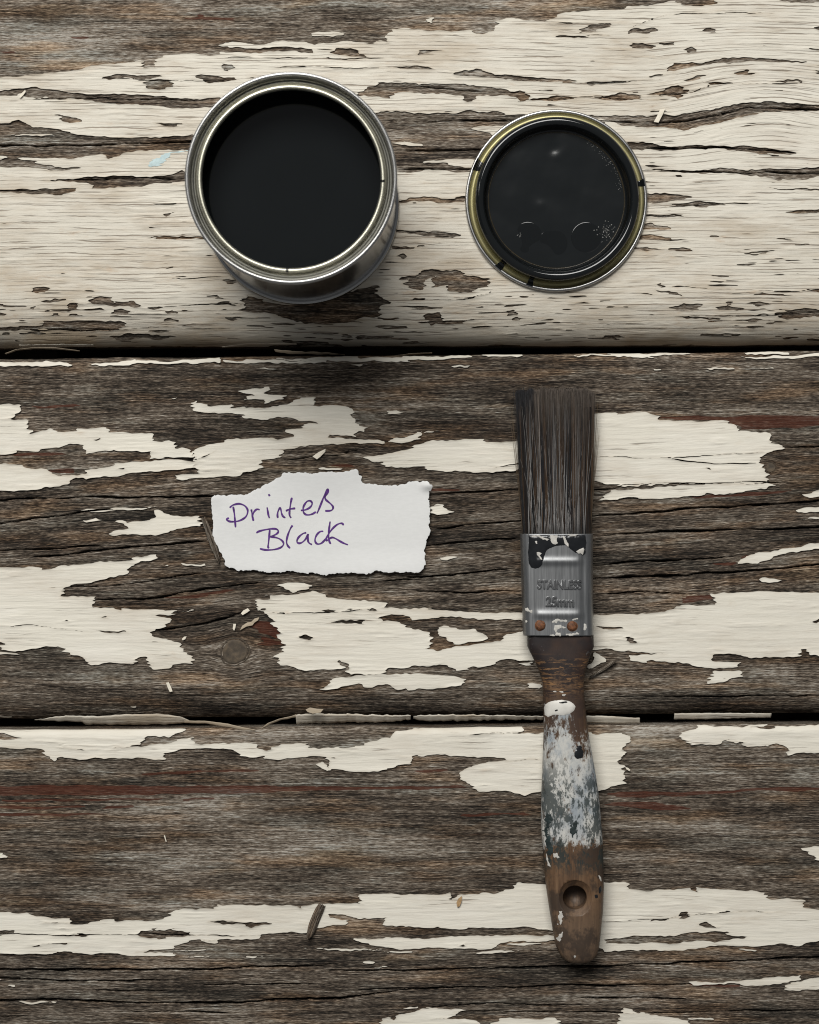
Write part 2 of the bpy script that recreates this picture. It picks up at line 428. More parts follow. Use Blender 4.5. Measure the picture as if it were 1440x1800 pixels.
# ------------------------------------------------------------------ planks: shape functions (photo pixels, heights in mm)
PL = {
    0: dict(t=(-745, -745), b=(-74, -74), Rt=18, Vt=3, Rb=30, Vb=5, tone=0.05),
    1: dict(t=(-60, -60), b=(607, 602), Rt=18, Vt=3, Rb=95, Vb=15, tone=0.22),
    2: dict(t=(630, 617), b=(1267, 1257), Rt=17, Vt=2.6, Rb=64, Vb=9.5, tone=0.035),
    3: dict(t=(1283, 1274), b=(1935, 1930), Rt=16, Vt=2.4, Rb=40, Vb=5, tone=0.085),
    4: dict(t=(1952, 1946), b=(2600, 2600), Rt=16, Vt=3, Rb=30, Vb=5, tone=0.0),
}
X0, X1 = -190.0, 1630.0
KNOTS = {2: [(413, 1146, 23), (1355, 822, 9)]}


def ytop(p, x):
    a, b = PL[p]['t']
    return a + (b - a) * x / 1440 + 1.6 * vn(x / 130, p * 3.1 + 0 * x, 1) + 0.7 * vn(x / 22, p * 5.1 + 0 * x, 2)


def ybot(p, x):
    a, b = PL[p]['b']
    return a + (b - a) * x / 1440 + 1.6 * vn(x / 140, p * 7.7 + 0 * x, 3) + 0.7 * vn(x / 25, p * 4.3 + 0 * x, 4)


def zbase(p, x, y):
    d = PL[p]
    u = np.clip(1 - (y - ytop(p, x)) / d['Rt'], 0, 0.999)
    v = np.clip(1 - (ybot(p, x) - y) / d['Rb'], 0, 0.999)
    z = -d['Vt'] * (1 - np.sqrt(1 - u * u)) - d['Vb'] * (1 - np.sqrt(1 - v * v))
    z = z - 0.22 * (1 + vn(x / 420 + p * 9, y / 110, 5)) * 0.5
    return z


def grain(p, x, y):
    gu = x + 0.0
    gv = y + 5 * vn(x / 330 + p * 5, y / 160, 6) + 1.8 * vn(x / 120, y / 60 + p, 7)
    if p == 1:
        gv = gv + 24 * np.exp(-((x - 1340) / 130) ** 2 - ((y - 185) / 95) ** 2) - 7 * np.exp(-((x - 1120) / 120) ** 2 - ((y - 170) / 90) ** 2)
    if p == 2:
        w = np.exp(-((y - 965) / 120) ** 2)
        gv = gv + 0.065 * (x - 700) * w
        gv = gv + 12 * np.exp(-((x - 470) / 110) ** 2 - ((y - 1075) / 45) ** 2)
    for (kx, ky, kr) in KNOTS.get(p, []):
        dx, dy = x - kx, y - ky
        amp = 0.62 * kr * np.exp(-(dx / (kr * 1.7)) ** 2)
        gv = gv - np.tanh(dy / (kr * 0.5)) * amp * np.exp(-(dy / (kr * 2.4)) ** 2)
    return gu, gv


def sdpoly(pts, X, Y, m=24.0, far=-24.0):
    """signed distance to a polygon (positive inside), evaluated near it only"""
    out = np.full(X.shape, far)
    x0, y0 = pts.min(0) - m
    x1, y1 = pts.max(0) + m
    ny, nx = X.shape
    rows = np.where((Y[:, 0] >= y0 - 12) & (Y[:, 0] <= y1 + 12))[0]
    cols = np.where((X[0] >= x0 - 16) & (X[0] <= x1 + 16))[0]
    if len(rows) == 0 or len(cols) == 0:
        return out, None
    sl = (slice(rows[0], rows[-1] + 1), slice(cols[0], cols[-1] + 1))
    x, y = XW[sl], YW[sl]
    d2 = np.full(x.shape, 1e9)
    ins = np.zeros(x.shape, bool)
    q = np.roll(pts, -1, 0)
    for (ax, ay), (bx, by) in zip(pts, q):
        ex, ey = bx - ax, by - ay
        L = ex * ex + ey * ey + 1e-9
        t = np.clip(((x - ax) * ex + (y - ay) * ey) / L, 0, 1)
        dx, dy = x - ax - t * ex, y - ay - t * ey
        d2 = np.minimum(d2, dx * dx + dy * dy)
        c = (ay > y) != (by > y)
        if ey != 0:
            ins ^= c & (x < ex * (y - ay) / ey + ax)
    d = np.sqrt(d2)
    out[sl] = np.where(ins, d, -d)
    return out, sl


def crackdist(cr, X, Y, jx, jy):
    """max over cracks of (half width - distance), tapering to the ends"""
    out = np.full(X.shape, -30.0)
    for w, s in cr:
        pts = poly(s)
        x0, y0 = pts.min(0) - 14
        x1, y1 = pts.max(0) + 14
        rows = np.where((Y[:, 0] >= y0) & (Y[:, 0] <= y1))[0]
        cols = np.where((X[0] >= x0) & (X[0] <= x1))[0]
        if len(rows) == 0 or len(cols) == 0:
            continue
        sl = (slice(rows[0], rows[-1] + 1), slice(cols[0], cols[-1] + 1))
        x, y = X[sl] + jx[sl], Y[sl] + jy[sl]
        seg = np.hypot(*(np.roll(pts, -1, 0) - pts)[:-1].T)
        tot = seg.sum()
        acc = 0
        best = np.full(x.shape, -30.0)
        for i in range(len(pts) - 1):
            (ax, ay), (bx, by) = pts[i], pts[i + 1]
            ex, ey = bx - ax, by - ay
            t = np.clip(((x - ax) * ex + (y - ay) * ey) / (seg[i] ** 2), 0, 1)
            d = np.hypot(x - ax - t * ex, y - ay - t * ey)
            s_ = (acc + t * seg[i]) / tot
            hw = 0.62 * w * np.clip(8 * s_ * (1 - s_), 0.0, 1) * (0.75 + 0.6 * vn(x / 34, y / 60, 2))
            best = np.maximum(best, hw - d)
            acc += seg[i]
        out[sl] = np.maximum(out[sl], best)
    return out


# ------------------------------------------------------------------ materials
def new_mat(name):
    m = bpy.data.materials.new(name)
    m.use_nodes = True
    t = m.node_tree
    return m, t, t.nodes["Principled BSDF"]


class NB:
    def __init__(s, t):
        s.t = t

    def n(s, typ, **kw):
        o = s.t.nodes.new(typ)
        for k, v in kw.items():
            setattr(o, k, v)
        return o

    def put(s, sock, v):
        if isinstance(v, bpy.types.NodeSocket):
            s.t.links.new(v, sock)
        else:
            sock.default_value = v

    def math(s, op, a, b=0.0, clamp=False):
        o = s.n('ShaderNodeMath', operation=op, use_clamp=clamp)
        s.put(o.inputs[0], a)
        s.put(o.inputs[1], b)
        return o.outputs[0]

    def attr(s, name, vec=False):
        o = s.n('ShaderNodeAttribute', attribute_name=name)
        return o.outputs['Vector'] if vec else o.outputs['Fac']

    def acol(s, name):
        return s.n('ShaderNodeAttribute', attribute_name=name).outputs['Color']

    def scale(s, vec, sc, off=(0, 0, 0)):
        o = s.n('ShaderNodeMapping')
        s.put(o.inputs['Vector'], vec)
        o.inputs['Scale'].default_value = sc
        o.inputs['Location'].default_value = off
        return o.outputs[0]

    def noise(s, vec, detail=3.0, rough=0.55, scale=1.0, dist=0.0):
        o = s.n('ShaderNodeTexNoise')
        s.put(o.inputs['Vector'], vec)
        o.inputs['Scale'].default_value = scale
        o.inputs['Detail'].default_value = detail
        o.inputs['Roughness'].default_value = rough
        o.inputs['Distortion'].default_value = dist
        return o.outputs['Fac']

    def mapr(s, v, a, b, c=0.0, d=1.0, smooth=True):
        o = s.n('ShaderNodeMapRange')
        o.interpolation_type = 'SMOOTHSTEP' if smooth else 'LINEAR'
        s.put(o.inputs[0], v)
        for i, q in enumerate((a, b, c, d)):
            s.put(o.inputs[i + 1], q)
        return o.outputs[0]

    def mix(s, f, a, b, blend='MIX'):
        o = s.n('ShaderNodeMix', data_type='RGBA', blend_type=blend)
        s.put(o.inputs[0], f)
        for sock, v in ((o.inputs[6], a), (o.inputs[7], b)):
            s.put(sock, v if isinstance(v, bpy.types.NodeSocket) else (*v, 1.0))
        return o.outputs[2]

    def ramp(s, v, stops):
        o = s.n('ShaderNodeValToRGB')
        e = o.color_ramp.elements
        while len(e) < len(stops):
            e.new(0.5)
        for q, (p, c) in zip(e, stops):
            q.position = p
            q.color = (*c, 1)
        s.put(o.inputs[0], v)
        return o.outputs[0]

    def bump(s, h, strength, dist):
        o = s.n('ShaderNodeBump')
        s.put(o.inputs['Height'], h)
        o.inputs['Strength'].default_value = strength
        o.inputs['Distance'].default_value = dist
        return o.outputs[0]

    def objc(s):
        return s.n('ShaderNodeTexCoord').outputs['Object']


def mat_wood():
    m, t, b = new_mat("weathered_wood")
    k = NB(t)
    g = k.attr('grain', True)
    A = k.noise(k.scale(g, (.0045, .030, 1)), 5, .62)
    B = k.noise(k.scale(g, (.0060, .14, 1), (3, 7, 2)), 5, .60, dist=.15)
    E = k.noise(k.scale(g, (.0022, .34, 1), (13, 2, 5)), 3, .6)
    Cc = k.noise(k.scale(g, (.028, .52, 1), (9, 1, 4)), 3, .70)
    D = k.noise(k.scale(g, (.085, .72, 1), (1, 5, 8)), 2, .65)
    val = k.math('ADD', .425, k.attr('tone'))
    for s_, w in ((A, 1.10), (B, .65), (E, .66), (Cc, 1.35), (D, 1.50)):
        val = k.math('ADD', val, k.math('MULTIPLY', k.math('SUBTRACT', s_, .5), w))
    col = k.ramp(val, [(0.0, (.007, .006, .005)), (.25, (.028, .022, .017)), (.45, (.078, .060, .045)), (.62, (.155, .125, .096)), (.8, (.28, .240, .195)), (1.0, (.44, .41, .36))])
    hw = k.noise(k.scale(g, (.0045, .028, 1), (31, 17, 3)), 4, .6)
    warm = k.mapr(hw, .48, .66)
    col = k.mix(k.math('MULTIPLY', warm, .52), col, k.mix(1.0, col, (1.30, .93, .60), 'MULTIPLY'))
    cool = k.mapr(k.noise(k.scale(g, (.004, .03, 1), (77, 7, 13)), 4, .6), .49, .64)
    col = k.mix(k.math('MULTIPLY', cool, .75), col, k.mix(1.0, col, (.85, .93, .97), 'MULTIPLY'))
    # traces of old red primer
    rn = k.noise(k.scale(g, (.012, .26, 1), (4, 40, 6)), 4, .65)
    rm = k.mapr(k.math('ADD', k.math('MULTIPLY', k.attr('red'), .8), k.math('MULTIPLY', k.math('SUBTRACT', rn, .5), 1.3)), .46, .60)
    sp = k.mapr(k.noise(k.scale(g, (.008, .13, 1), (14, 4, 60)), 4, .7), .66, .74)
    rm = k.math('MAXIMUM', rm, k.math('MULTIPLY', sp, .30))
    rcol = k.ramp(Cc, [(.2, (.040, .013, .008)), (.6, (.088, .025, .013)), (.9, (.15, .055, .028))])
    col = k.mix(k.math('MULTIPLY', rm, .78), col, rcol)
    # near-black painted into the splits, standing in for deep crack shade
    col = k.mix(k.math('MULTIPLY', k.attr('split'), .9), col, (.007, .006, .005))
    t.links.new(col, b.inputs['Base Color'])
    b.inputs['Roughness'].default_value = .85
    b.inputs['Specular IOR Level'].default_value = .18
    h = k.math('ADD', k.math('MULTIPLY', B, .7), k.math('ADD', k.math('MULTIPLY', Cc, .9), k.math('ADD', k.math('MULTIPLY', E, .8), k.math('MULTIPLY', D, .4))))
    t.links.new(k.bump(h, .85, .00065), b.inputs['Normal'])
    return m


def mat_paint():
    m, t, b = new_mat("old_cream_paint")
    k = NB(t)
    g = k.attr('grain', True)
    dirt_shade = k.attr('dirt_shade')
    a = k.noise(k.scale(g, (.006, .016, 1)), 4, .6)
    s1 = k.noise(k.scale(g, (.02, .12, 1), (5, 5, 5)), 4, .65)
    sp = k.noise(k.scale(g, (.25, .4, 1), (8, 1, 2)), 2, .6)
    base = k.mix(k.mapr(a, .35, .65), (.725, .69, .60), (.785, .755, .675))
    dm = k.math('MULTIPLY', k.mapr(k.math('ADD', k.math('MULTIPLY', a, .72), k.math('MULTIPLY', s1, .28)), .40, .66), dirt_shade)
    base = k.mix(k.math('MULTIPLY', dirt_shade, .55), base, (.44, .39, .315))
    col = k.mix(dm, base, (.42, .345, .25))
    gm = k.math('MULTIPLY', k.mapr(sp, .55, .75), k.math('MULTIPLY', dirt_shade, .35))
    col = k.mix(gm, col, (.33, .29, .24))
    # rusty stains
    rs = k.math('MULTIPLY', k.mapr(k.noise(k.scale(g, (.012, .03, 1), (50, 9, 1)), 4, .7), .60, .76), k.math('MULTIPLY', dirt_shade, .55))
    col = k.mix(rs, col, (.42, .25, .12))
    # hairline cracks that follow the grain, filled with dirt
    sep = k.n('ShaderNodeSeparateXYZ')
    t.links.new(g, sep.inputs[0])
    gu, gv = sep.outputs[0], sep.outputs[1]

    def hair(spacing, warp, wscale, width, thr, off):
        w1 = k.noise(k.scale(g, (wscale, wscale * 2, 1), (off, off * 2, 0)), 5, .60)
        v = k.math('DIVIDE', k.math('ADD', gv, k.math('MULTIPLY', w1, warp)), spacing)
        idx = k.math('FLOOR', v)
        fr = k.math('MULTIPLY', k.math('ABSOLUTE', k.math('SUBTRACT', k.math('FRACT', v), .5)), spacing)
        cmb = k.n('ShaderNodeCombineXYZ')
        t.links.new(k.math('MULTIPLY', gu, .0075), cmb.inputs[0])
        t.links.new(k.math('MULTIPLY', idx, 7.31), cmb.inputs[1])
        cmb.inputs[2].default_value = off
        on = k.noise(cmb.outputs[0], 2.5, .6)
        wd = k.mapr(on, thr, thr + .14, 0.0, width)
        return k.mapr(k.math('SUBTRACT', fr, wd), -.35, .25, 1.0, 0.0), on

    l1, _ = hair(6.0, 13.0, .006, .66, .47, 3.0)
    l2, _ = hair(11.0, 17.0, .005, 1.0, .49, 11.0)
    line = k.math('MAXIMUM', k.math('MULTIPLY', l1, .7), l2)
    line = k.math('MULTIPLY', line, k.mapr(k.math('ADD', k.noise(k.scale(g, (.008, .03, 1), (70, 3, 9)), 3, .6), k.math('MULTIPLY', k.attr('crack'), .35)), .50, .66))
    col = k.mix(k.math('MULTIPLY', line, .80), col, (.20, .155, .115))
    t.links.new(col, b.inputs['Base Color'])
    b.inputs['Roughness'].default_value = .58
    b.inputs['Specular IOR Level'].default_value = .28
    fine = k.noise(k.scale(g, (.025, .28, 1), (6, 6, 1)), 4, .6)
    h = k.math('SUBTRACT', k.math('ADD', k.math('MULTIPLY', fine, .45), k.math('MULTIPLY', s1, .5)), k.math('MULTIPLY', line, .6))
    t.links.new(k.bump(h, .60, .0005), b.inputs['Normal'])
    return m


def mat_metal(name, col, rough, bump=0.0, metallic=1.0, brushed=None):
    m, t, b = new_mat(name)
    k = NB(t)
    o = k.objc()
    n = k.noise(k.scale(o, (140, 140, 140)) if brushed is None else k.scale(o, brushed), 4, .6)
    n2 = k.noise(k.scale(o, (60, 60, 60), (3, 1, 2)), 4, .6)
    c = k.mix(k.mapr(n2, .3, .7), tuple(x * .86 for x in col), col)
    t.links.new(c, b.inputs['Base Color'])
    b.inputs['Metallic'].default_value = metallic
    t.links.new(k.mapr(n, .25, .75, rough * .85, rough * 1.15), b.inputs['Roughness'])
    if bump:
        t.links.new(k.bump(n, bump, .0002), b.inputs['Normal'])
    return m


def mat_plain(name, col, rough, var=.25, scale=200, spec=.4, bump=0.0, metallic=0.0, coat=0.0, stretch=(1, 1, 1)):
    m, t, b = new_mat(name)
    k = NB(t)
    o = k.objc()
    n = k.noise(k.scale(o, tuple(scale * q for q in stretch)), 5, .6)
    c = k.mix(k.mapr(n, .25, .75), tuple(x * (1 - var) for x in col), tuple(min(1, x * (1 + var)) for x in col))
    t.links.new(c, b.inputs['Base Color'])
    b.inputs['Roughness'].default_value = rough
    b.inputs['Specular IOR Level'].default_value = spec
    b.inputs['Metallic'].default_value = metallic
    b.inputs['Coat Weight'].default_value = coat
    if bump:
        t.links.new(k.bump(n, bump, .0004), b.inputs['Normal'])
    return m


M = {}
M['wood'] = mat_wood()
M['paint'] = mat_paint()
M['under'] = mat_plain("dark_joist_wood", (.03, .024, .019), .9, .3, 60, .1)

# ------------------------------------------------------------------ mesh helpers
def link(name, me, mat, parent=None, smooth=True):
    o = bpy.data.objects.new(name, me)
    COL.objects.link(o)
    if mat:
        me.materials.append(mat)
    if parent:
        o.parent = parent
    if smooth:
        me.polygons.foreach_set('use_smooth', np.ones(len(me.polygons), bool))
    return o


def npmesh(name, V, faces_by_k, attrs=None):
    """V (n,3); faces_by_k list of int arrays (m,k)"""
    me = bpy.data.meshes.new(name)
    me.vertices.add(len(V))
    me.vertices.foreach_set('co', np.ascontiguousarray(V, np.float32).ravel())
    loops = np.concatenate([f.ravel() for f in faces_by_k]).astype(np.int32)
    tot = np.concatenate([np.full(len(f), f.shape[1], np.int32) for f in faces_by_k])
    start = np.concatenate([[0], np.cumsum(tot)[:-1]]).astype(np.int32)
    me.loops.add(len(loops))
    me.loops.foreach_set('vertex_index', loops)
    me.polygons.add(len(tot))
    me.polygons.foreach_set('loop_start', start)
    me.polygons.foreach_set('loop_total', tot)
    for nm, arr in (attrs or {}).items():
        if arr.ndim == 2:
            a = me.attributes.new(nm, 'FLOAT_VECTOR', 'POINT')
            a.data.foreach_set('vector', np.ascontiguousarray(arr, np.float32).ravel())
        else:
            a = me.attributes.new(nm, 'FLOAT', 'POINT')
            a.data.foreach_set('value', np.ascontiguousarray(arr, np.float32))
    me.update(calc_edges=True)
    me.validate()
    return me


# marching squares tables: corner 0=(r,c) 1=(r,c+1) 2=(r+1,c+1) 3=(r+1,c); edges 4..7 between (0,1),(1,2),(2,3),(3,0)
MS = {1: [(0, 4, 7)], 2: [(1, 5, 4)], 4: [(2, 6, 5)], 8: [(3, 7, 6)], 3: [(0, 1, 5, 7)], 6: [(1, 2, 6, 4)], 12: [(2, 3, 7, 5)], 9: [(3, 0, 4, 6)],
      5: [(0, 4, 7), (2, 6, 5)], 10: [(1, 5, 4), (3, 7, 6)], 7: [(0, 1, 2, 6, 7)], 14: [(1, 2, 3, 7, 4)], 13: [(2, 3, 0, 4, 5)], 11: [(3, 0, 1, 5, 6)], 15: [(0, 1, 2, 3)]}


def components(ins):
    """4-connected labels of a boolean grid, by runs"""
    ny, nx = ins.shape
    lab = np.zeros((ny, nx), np.int32)
    parent = [0]

    def find(a):
        while parent[a] != a:
            parent[a] = parent[parent[a]]
            a = parent[a]
        return a
    prev = []
    pad = np.zeros((ny, nx + 2), np.int8)
    pad[:, 1:-1] = ins
    df = np.diff(pad, axis=1)
    for r in range(ny):
        st = np.where(df[r] == 1)[0]
        en = np.where(df[r] == -1)[0]
        cur = []
        j = 0
        for s, e in zip(st.tolist(), en.tolist()):
            l = 0
            while j < len(prev) and prev[j][1] <= s:
                j += 1
            q = j
            while q < len(prev) and prev[q][0] < e:
                f = find(prev[q][2])
                if l == 0:
                    l = f
                elif f != l:
                    parent[f] = l
                q += 1
            if l == 0:
                parent.append(len(parent))
                l = len(parent) - 1
            cur.append((s, e, l))
            lab[r, s:e] = l
        prev = cur
    root = np.array([find(i) for i in range(len(parent))], np.int32)
    return root[lab]


def film(X, Y, F, zf, wall_mm, attrf):
    """thin film where F>0: yields (component label, area in cells, builder)"""
    ny, nx = F.shape
    F = np.where(np.abs(F) < 1e-4, 1e-4, F)
    F[0, :] = F[-1, :] = F[:, 0] = F[:, -1] = -1
    ins = F > 0
    lab = components(ins)
    nid = np.arange(ny * nx).reshape(ny, nx)
    NN = ny * nx

    def cross(Fa, Fb, xa, ya, xb, yb):
        den = np.where(np.sign(Fa) != np.sign(Fb), Fa - Fb, 1)
        t = np.clip(np.where(np.sign(Fa) != np.sign(Fb), Fa / den, .5), .03, .97)
        return xa + t * (xb - xa), ya + t * (yb - ya)
    hx, hy = cross(F[:, :-1], F[:, 1:], X[:, :-1], Y[:, :-1], X[:, 1:], Y[:, 1:])
    vx, vy = cross(F[:-1], F[1:], X[:-1], Y[:-1], X[1:], Y[1:])
    hid = NN + np.arange(ny * (nx - 1)).reshape(ny, nx - 1)
    vid = NN + ny * (nx - 1) + np.arange((ny - 1) * nx).reshape(ny - 1, nx)
    PX = np.concatenate([X.ravel(), hx.ravel(), vx.ravel()])
    PY = np.concatenate([Y.ravel(), hy.ravel(), vy.ravel()])
    PF = np.concatenate([F.ravel(), np.zeros(hx.size), np.zeros(vx.size)])
    code = ins[:-1, :-1] * 1 + ins[:-1, 1:] * 2 + ins[1:, 1:] * 4 + ins[1:, :-1] * 8
    fac = {3: [], 4: [], 5: []}
    flb = {3: [], 4: [], 5: []}
    wal, wlb = [], []
    for c, pl in MS.items():
        r, q = np.where(code == c)
        if len(r) == 0:
            continue
        ids = [nid[r, q], nid[r, q + 1], nid[r + 1, q + 1], nid[r + 1, q], hid[r, q], vid[r, q + 1], hid[r + 1, q], vid[r, q]]
        lb = [lab[r, q], lab[r, q + 1], lab[r + 1, q + 1], lab[r + 1, q]]
        for pg in pl:
            # image y runs down, so reverse the order to face up in the world
            fac[len(pg)].append(np.stack([ids[i] for i in pg[::-1]], 1))
            flb[len(pg)].append(lb[pg[0]])
            e = [i for i in pg if i > 3]
            if len(e) == 2:
                a = pg.index(e[0])
                bb = pg.index(e[1])
                u, v = (e[0], e[1]) if (bb - a) % len(pg) == 1 else (e[1], e[0])
                wal.append(np.stack([ids[u], ids[v]], 1))
                wlb.append(lb[pg[0]])
    for k in fac:
        fac[k] = np.concatenate(fac[k]) if fac[k] else np.zeros((0, k), int)
        flb[k] = np.concatenate(flb[k]) if flb[k] else np.zeros(0, int)
    wal = np.concatenate(wal)
    wlb = np.concatenate(wlb)
    area_ = np.bincount(lab.ravel())
    # bounding boxes of the components
    order = {}
    for k in fac:
        o = np.argsort(flb[k], kind='stable')
        order[k] = (fac[k][o], flb[k][o])
    ow = np.argsort(wlb, kind='stable')
    wal, wlb = wal[ow], wlb[ow]

    def build(name, labels):
        labels = np.sort(np.atleast_1d(labels))
        fs = []
        for k in (3, 4, 5):
            f, l = order[k]
            if len(labels) == 1:
                a, b = np.searchsorted(l, labels[0]), np.searchsorted(l, labels[0], 'right')
                fs.append(f[a:b])
            else:
                fs.append(f[np.isin(l, labels)])
        if len(labels) == 1:
            a, b = np.searchsorted(wlb, labels[0]), np.searchsorted(wlb, labels[0], 'right')
            w = wal[a:b]
        else:
            w = wal[np.isin(wlb, labels)]
        used, inv = np.unique(np.concatenate([f.ravel() for f in fs]), return_inverse=True)
        out, i = [], 0
        for f in fs:
            out.append(inv[i:i + f.size].reshape(f.shape))
            i += f.size
        px, py, pf = PX[used], PY[used], PF[used]
        z = zf(px, py, pf)
        V = np.stack([wx(px), wy(py), z * MM], 1)
        # side walls with their own vertices
        wu, winv = np.unique(w.ravel(), return_inverse=True)
        winv = winv.reshape(w.shape)
        ax, ay = PX[wu], PY[wu]
        az = zf(ax, ay, PF[wu])
        n0, m = len(V), len(wu)
        V = np.concatenate([V, np.stack([wx(ax), wy(ay), az * MM], 1), np.stack([wx(ax), wy(ay), (az - wall_mm) * MM], 1)])
        wq = np.stack([n0 + winv[:, 0], n0 + winv[:, 1], n0 + m + winv[:, 1], n0 + m + winv[:, 0]], 1)
        qx, qy, qf = np.concatenate([px, ax, ax]), np.concatenate([py, ay, ay]), np.concatenate([pf, 0 * ax, 0 * ax])
        return npmesh(name, V, [f for f in out + [wq] if len(f)], attrf(qx, qy, qf))
    return lab, area_, build


# ------------------------------------------------------------------ the table top: planks with peeling paint
table = bpy.data.objects.new("table_top", None)
COL.objects.link(table)
table['kind'] = 'structure'
table['label'] = 'weathered plank table top with peeling cream paint'

TRACE = {1: (P1_PAINT, P1_HOLES, P1_ISL, CR1), 2: (P2_PAINT, P2_HOLES, P2_ISL, CR2), 3: (P3_PAINT, P3_HOLES, P3_ISL, CR3)}
PAINT_T = 0.30   # mm


def crack_jit(X, Y):
    return 5 * vn(X / 30, Y / 3, 3), 2.0 * vn(X / 38, Y / 40, 1) + 0.8 * vn(X / 9, Y / 30, 2)


def wood_relief(p, x, y, cr=None):
    gu, gv = grain(p, x, y)
    r = 0.09 * (fbm(gu / 120, gv / 5.0, 2, 2) - 1) + 0.10 * (vn(gu / 260, gv / 16, 4) - 1)
    rid = np.abs(fbm(gu / 210, gv / 11, 5, 2))
    patch = sstep(.05, .5, vn(x / 260 + 3, y / 70 + p, 6))
    r = r - 0.55 * (1 - sstep(0.0, .05, rid)) * patch
    if cr is not None:
        r = r - 3.2 * sstep(-.5, .9, cr)
    return r


def build_plank(p):
    global XW, YW
    d = PL[p]
    dense = p in TRACE
    # ---- the board itself
    dx, dy = (6.5, 1.25) if dense else (14.0, 5.0)
    xs = np.arange(X0, X1 + .1, dx)
    n = int((d['b'][0] - d['t'][0]) / dy)
    s = np.linspace(0, 1, n)
    h = d['b'][0] - d['t'][0]
    s = np.unique(np.concatenate([s, np.array([.25, .6, 1.1]) / h, 1 - np.array([.25, .6, 1.1]) / h]))
    Xg = np.repeat(xs[None], len(s), 0)
    yt, yb = ytop(p, xs), ybot(p, xs)
    Yg = yt[None] + s[:, None] * (yb - yt)[None]
    cr = None
    if dense:
        jx, jy = crack_jit(Xg, Yg)
        cr = crackdist(TRACE[p][3], Xg, np.repeat((d['t'][0] + s * h)[:, None], len(xs), 1), jx, jy + Yg - (d['t'][0] + s * h)[:, None])
    Z = zbase(p, Xg, Yg) + wood_relief(p, Xg, Yg, cr)
    gu, gv = grain(p, Xg, Yg)
    tone = np.full(Xg.shape, d['tone']) + 0.13 * vn(Xg / 260 + p * 7, Yg / 40, 2) + .07 * vn(Xg / 80 + p, Yg / 15, 3)
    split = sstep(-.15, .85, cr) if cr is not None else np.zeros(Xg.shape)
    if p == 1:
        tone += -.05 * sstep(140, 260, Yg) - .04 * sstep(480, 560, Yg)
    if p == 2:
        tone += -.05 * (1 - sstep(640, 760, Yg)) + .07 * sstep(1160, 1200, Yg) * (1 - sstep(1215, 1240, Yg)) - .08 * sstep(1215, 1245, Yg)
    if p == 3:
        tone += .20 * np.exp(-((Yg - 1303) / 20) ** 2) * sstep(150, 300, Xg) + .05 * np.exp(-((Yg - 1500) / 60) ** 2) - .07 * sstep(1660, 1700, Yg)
    red = np.zeros(Xg.shape)
    XW, YW = Xg + 10 * vn(Xg / 40, Yg / 3, 2), Yg + 2 * vn(Xg / 30, Yg / 9, 1)
    for q in RED.get(p, []):
        sd, sl = sdpoly(q, Xg, Yg)
        if sl:
            red[sl] = np.maximum(red[sl], sstep(-3, 3, sd[sl]))
    # skirts: sides go down to the underside
    top = [(Xg[0], Yg[0], np.full(len(xs), -27.0)), ]
    Xf = np.concatenate([Xg[:1], Xg[:1], Xg, Xg[-1:], Xg[-1:]])
    Yf = np.concatenate([Yg[:1], Yg[:1], Yg, Yg[-1:], Yg[-1:]])
    Zf = np.concatenate([np.full((1, len(xs)), -27.), Z[:1] - 3, Z, Z[-1:] - 3, np.full((1, len(xs)), -27.)])
    gvf = np.concatenate([gv[:1] - 110, gv[:1] - 14, gv, gv[-1:] + 14, gv[-1:] + 110])
    guf = np.concatenate([gu[:1], gu[:1], gu, gu[-1:], gu[-1:]])
    ex = lambda a: np.concatenate([a[:1], a[:1], a, a[-1:], a[-1:]])
    V = np.stack([wx(Xf), wy(Yf), Zf * MM], -1).reshape(-1, 3)
    ny, nx = Xf.shape
    i = np.arange(ny * nx).reshape(ny, nx)
    Q = np.stack([i[:-1, :-1], i[1:, :-1], i[1:, 1:], i[:-1, 1:]], -1).reshape(-1, 4)
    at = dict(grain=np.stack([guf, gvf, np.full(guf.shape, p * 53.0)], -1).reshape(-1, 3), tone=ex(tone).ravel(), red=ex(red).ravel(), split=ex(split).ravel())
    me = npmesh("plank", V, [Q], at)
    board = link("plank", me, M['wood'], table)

    # ---- the paint film
    if dense:
        dx, dy = 2.3, 1.45
        xs = np.arange(X0 + 4, X1 - 4, dx)
    else:
        dx, dy = 7.0, 3.4
        xs = np.arange(X0 + 4, X1 - 4, dx)
    ys = np.arange(min(d['t']) - 6, max(d['b']) + 6, dy)
    X, Y = np.meshgrid(xs, ys)
    gu, gv = grain(p, X, Y)
    rowj = vn(gu / 60, gv / 2.6, 0) * 6.5 + vn(gu / 16, gv / 1.9, 1) * 2.6
    XW = X + rowj
    YW = Y + 2.2 * vn(X / 24, Y / 12, 2) + 1.3 * vn(X / 8, Y / 5, 3)
    if dense:
        F = np.full(X.shape, -24.0)
        pa, ho, isl, crk = TRACE[p]
        for q in pa:
            sd, sl = sdpoly(q, X, Y)
            if sl:
                F[sl] = np.maximum(F[sl], sd[sl])
        for q in ho:
            sd, sl = sdpoly(q, X, Y)
            if sl:
                F[sl] = np.minimum(F[sl], -sd[sl])
        for q in isl:
            sd, sl = sdpoly(q, X, Y)
            if sl:
                F[sl] = np.maximum(F[sl], sd[sl])
        jx, jy = crack_jit(X, Y)
        cd = crackdist(crk, X, Y, jx, jy)
        F = np.minimum(F, -(cd + .15) * 1.2)
    else:
        F = 26 * (fbm(gu / 330 + p * 3, gv / 44, 4, 4) + .02) + rowj * .4
    # small slits and flaked specks along the grain
    sl_ = fbm(gu / 58, gv / 3.4, 1, 2) + .45 * vn(gu / 15, gv / 2.2, 5)
    den = vn(X / 170 + p * 3, Y / 60, 4)
